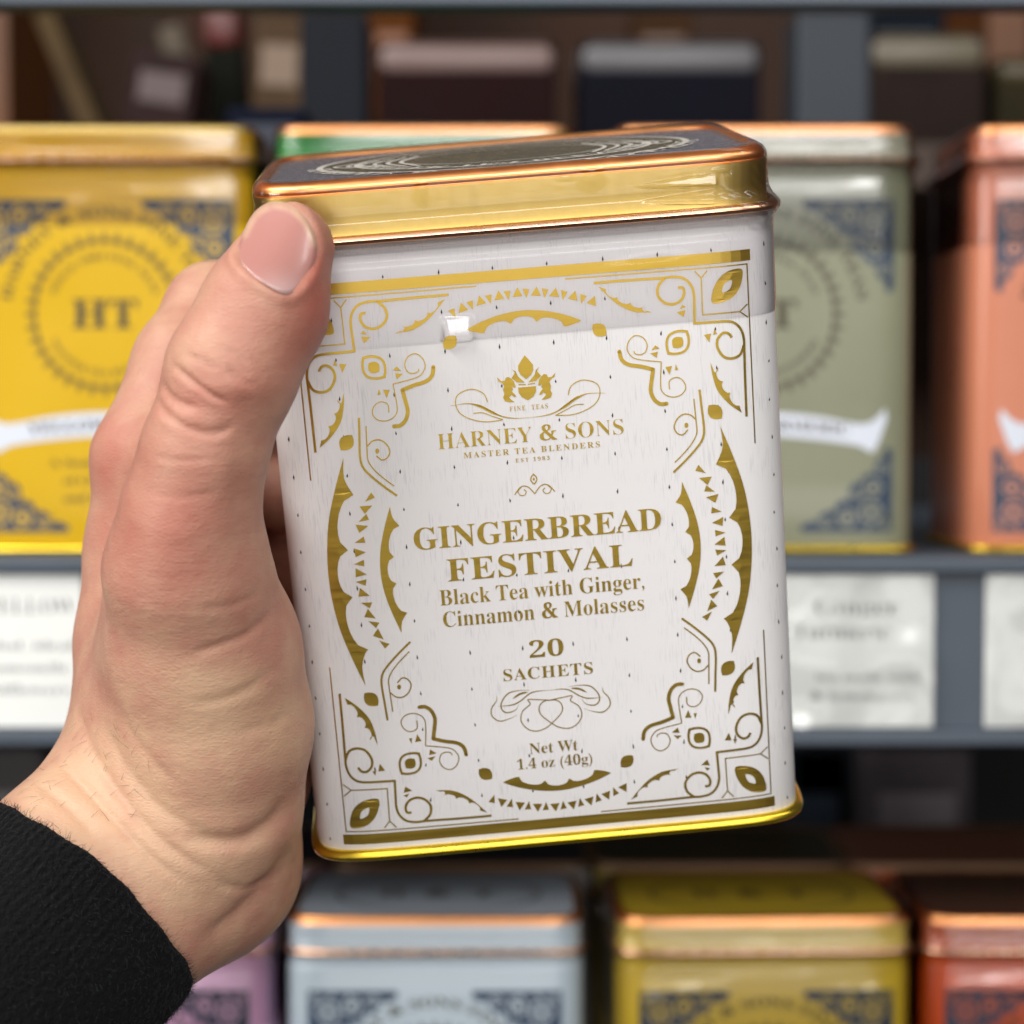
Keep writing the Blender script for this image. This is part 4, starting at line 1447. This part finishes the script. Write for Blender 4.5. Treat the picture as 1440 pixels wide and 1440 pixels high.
# smooth the plate: fit depth by a quadric so it is a clean curved nail
qx = px_of(NV)
X = (qx - nail_c) / 60
Am = np.stack([np.ones(len(X)), X[:, 0], X[:, 1], X[:, 0] ** 2, X[:, 0] * X[:, 1], X[:, 1] ** 2], 1)
good = np.abs(NV[:, 1] - np.median(NV[:, 1])) < 6
coef = np.linalg.lstsq(Am[good], NV[good, 1], rcond=None)[0]
dep = Am @ coef - 0.38
NV = np.stack([(qx[:, 0] - 720) / F_PX * dep, dep, -(qx[:, 1] - 720) / F_PX * dep], 1)
edge = NV[:ring_pts] + np.array([0, 0.9, 0])
NV = np.vstack([edge, NV])
for k in range(rings_n + 1):
    for j in range(ring_pts):
        j2 = (j + 1) % ring_pts
        NF.append((k * ring_pts + j, k * ring_pts + j2, (k + 1) * ring_pts + j2, (k + 1) * ring_pts + j))


def nail_mat():
    m = mat('nail', srgb(222, 158, 150), 0.28, spec=0.5, coat=0.2)
    nt = m.node_tree
    p = nt.nodes['Principled BSDF']
    at = nt.nodes.new('ShaderNodeVertexColor')
    at.layer_name = 'tone'
    nt.links.new(at.outputs[0], p.inputs['Base Color'])
    p.inputs['Subsurface Weight'].default_value = 0.2
    p.inputs['Subsurface Radius'].default_value = (1, 0.4, 0.3)
    p.inputs['Subsurface Scale'].default_value = 0.002
    return m


nail_me = mesh('thumb_nail', NV, NF)
tone = np.ones((len(NV), 4))
qn = px_of(NV)
ca = nail_me.color_attributes.new('tone', 'FLOAT_COLOR', 'POINT')
pink, pale, rimc = np.array(srgb(182, 128, 120)[:3]), np.array(srgb(200, 164, 160)[:3]), np.array(srgb(204, 170, 142)[:3])
for i, q in enumerate(qn):
    c = pink
    lun = math.exp(-(((q[0] - 392) / 40) ** 2 + ((q[1] - 410) / 22) ** 2))
    c = c * (1 - lun) + pale * lun
    fe = min(max((318 + 0.25 * (q[0] - 390) - q[1] + 0.004 * (q[0] - 390) ** 2) / 10, 0), 1) * 0
    dd, _ = seg_dist(np.array([q]), [(341, 330), (356, 300), (380, 284), (408, 288), (432, 310), (445, 342)])
    fe = min(max((9 - dd[0]) / 5, 0), 1) * 0.8
    c = c * (1 - fe) + rimc * fe
    tone[i, :3] = c
ca.data.foreach_set('color', tone.ravel())
nl = link('thumb_nail', nail_me, nail_mat(), hand)


# sleeve
def build_sleeve(parent):
    c0, a, u = ARM_C, ARM_A, ARM_U    # u: across the arm in the picture
    w = np.cross(u, a)                # towards / away from the viewer
    n = 480
    rnd = np.random.RandomState(5)
    ph = rnd.rand(12) * 6.28
    prof = [(-7.0, -2.2), (-4.0, -1.9), (-1.6, -1.5), (-0.3, -0.9), (0.25, 0.0), (0.2, 0.7), (-0.5, 1.15), (-2, 1.3), (-4, 1.2), (-6, 1.35), (-8.5, 1.3), (-11, 1.5), (-14, 1.4), (-18, 1.8), (-23, 2.2), (-30, 3.0), (-38, 3.6), (-48, 4.4), (-60, 5.0), (-78, 6.0), (-96, 7.0)]
    V, Fc = [], []
    for s, d in prof:
        for j in range(n):
            t = 2 * math.pi * j / n
            ru, rw = 21.0 + d, 19.5 + d
            wr = 0.35 * math.sin(5 * t + ph[0] + s * 0.05) + (0.25 * math.sin(s * 0.5 + 3 * t + ph[1]) + 0.6 * math.sin(s * 0.16 + 2 * t + ph[2])) * min(1, max(0, -s / 12))
            rib = 0.13 * math.sin(96 * t + 0.8 * math.sin(s * 0.7)) * max(0.25, 1 + s / 30)
            lift = 0.5 * math.sin(2 * t + ph[3]) + 0.3 * math.sin(5 * t + ph[4]) + 0.12 * math.sin(17 * t)
            V.append(c0 + a * (s + lift) + (u * math.cos(t) * (ru + wr + rib) + w * math.sin(t) * (rw + wr + rib)))
    m = len(prof)
    for i in range(m - 1):
        for j in range(n):
            k = (j + 1) % n
            Fc.append((i * n + j, i * n + k, (i + 1) * n + k, (i + 1) * n + j))
    km = mat('black_knit', srgb(10, 11, 13), 0.9, spec=0.15, noise=0.35, nscale=700, bump=0.9, bscale=1100, bdist=0.0012)
    km.node_tree.nodes['Principled BSDF'].inputs['Sheen Weight'].default_value = 0.03
    so = link('sleeve', mesh('sleeve', V, Fc), km, parent)
    # loose fibres
    V = np.array(V)
    A = Acc()
    r_ = random.Random(8)
    for _ in range(9000):
        i = r_.randrange(4, m - 2)
        j = r_.randrange(n)
        p = V[i * n + j] * (1 - (f := r_.random())) + V[(i + 1) * n + j] * f
        t = 2 * math.pi * j / n
        nn = u * math.cos(t) + w * math.sin(t)
        tg = -u * math.sin(t) + w * math.cos(t)
        dirv = nn * r_.uniform(0.15, 0.8) + tg * r_.uniform(-1, 1) + a * r_.uniform(-1, 1)
        dirv /= np.linalg.norm(dirv)
        L = r_.uniform(0.5, 1.7)
        sd = np.cross(dirv, nn)
        sd /= np.linalg.norm(sd) + 1e-9
        A.add([p - sd * 0.035, p + sd * 0.035, p + dirv * L * 0.6 + nn * 0.08, p + dirv * L], [(0, 1, 2), (2, 1, 3)])
    fz = link('knit_fuzz', A.me('knit_fuzz'), mat('black_fibre', srgb(44, 46, 50), 0.9, spec=0.1), so, False)
    fz['kind'] = 'stuff'
    return so


build_sleeve(hand)


# fine hairs on the wrist
def wrist_hair():
    Q = px_of(HV)
    n = len(hand_me.vertices)
    Nn = np.empty(n * 3)
    hand_me.vertices.foreach_get('normal', Nn)
    Nn = Nn.reshape(-1, 3)
    ok = np.where((Q[:, 0] > 20) & (Q[:, 0] < 210) & (Q[:, 1] > 1010) & (Q[:, 1] < 1190) & (HV[:, 1] < 345) & (Nn[:, 1] < 0.1))[0]
    r_ = random.Random(3)
    A = Acc()
    for _ in range(90):
        i = ok[r_.randrange(len(ok))]
        p, nn = HV[i], Nn[i]
        d = np.array([0.2, 0, 0.25]) * r_.uniform(0.4, 1) + np.array([r_.uniform(-0.5, 0.5), 0, r_.uniform(-0.5, 0.5)])
        d = d - nn * (d @ nn)
        d /= np.linalg.norm(d)
        L = r_.uniform(1.5, 3.5)
        sd = np.cross(d, nn) * 0.022
        c = [p + d * L * t + nn * (0.05 + 0.35 * math.sin(t * 2.6) * L * 0.3) for t in (0, 0.35, 0.7, 1)]
        A.add([c[0] - sd, c[0] + sd, c[1] - sd, c[1] + sd, c[2] - sd * 0.7, c[2] + sd * 0.7, c[3]], [(0, 1, 3, 2), (2, 3, 5, 4), (4, 5, 6)])
    o = link('wrist_hair', A.me('wrist_hair'), mat('hair', srgb(96, 66, 44), 0.5), hand, False)
    o['kind'] = 'stuff'


wrist_hair()
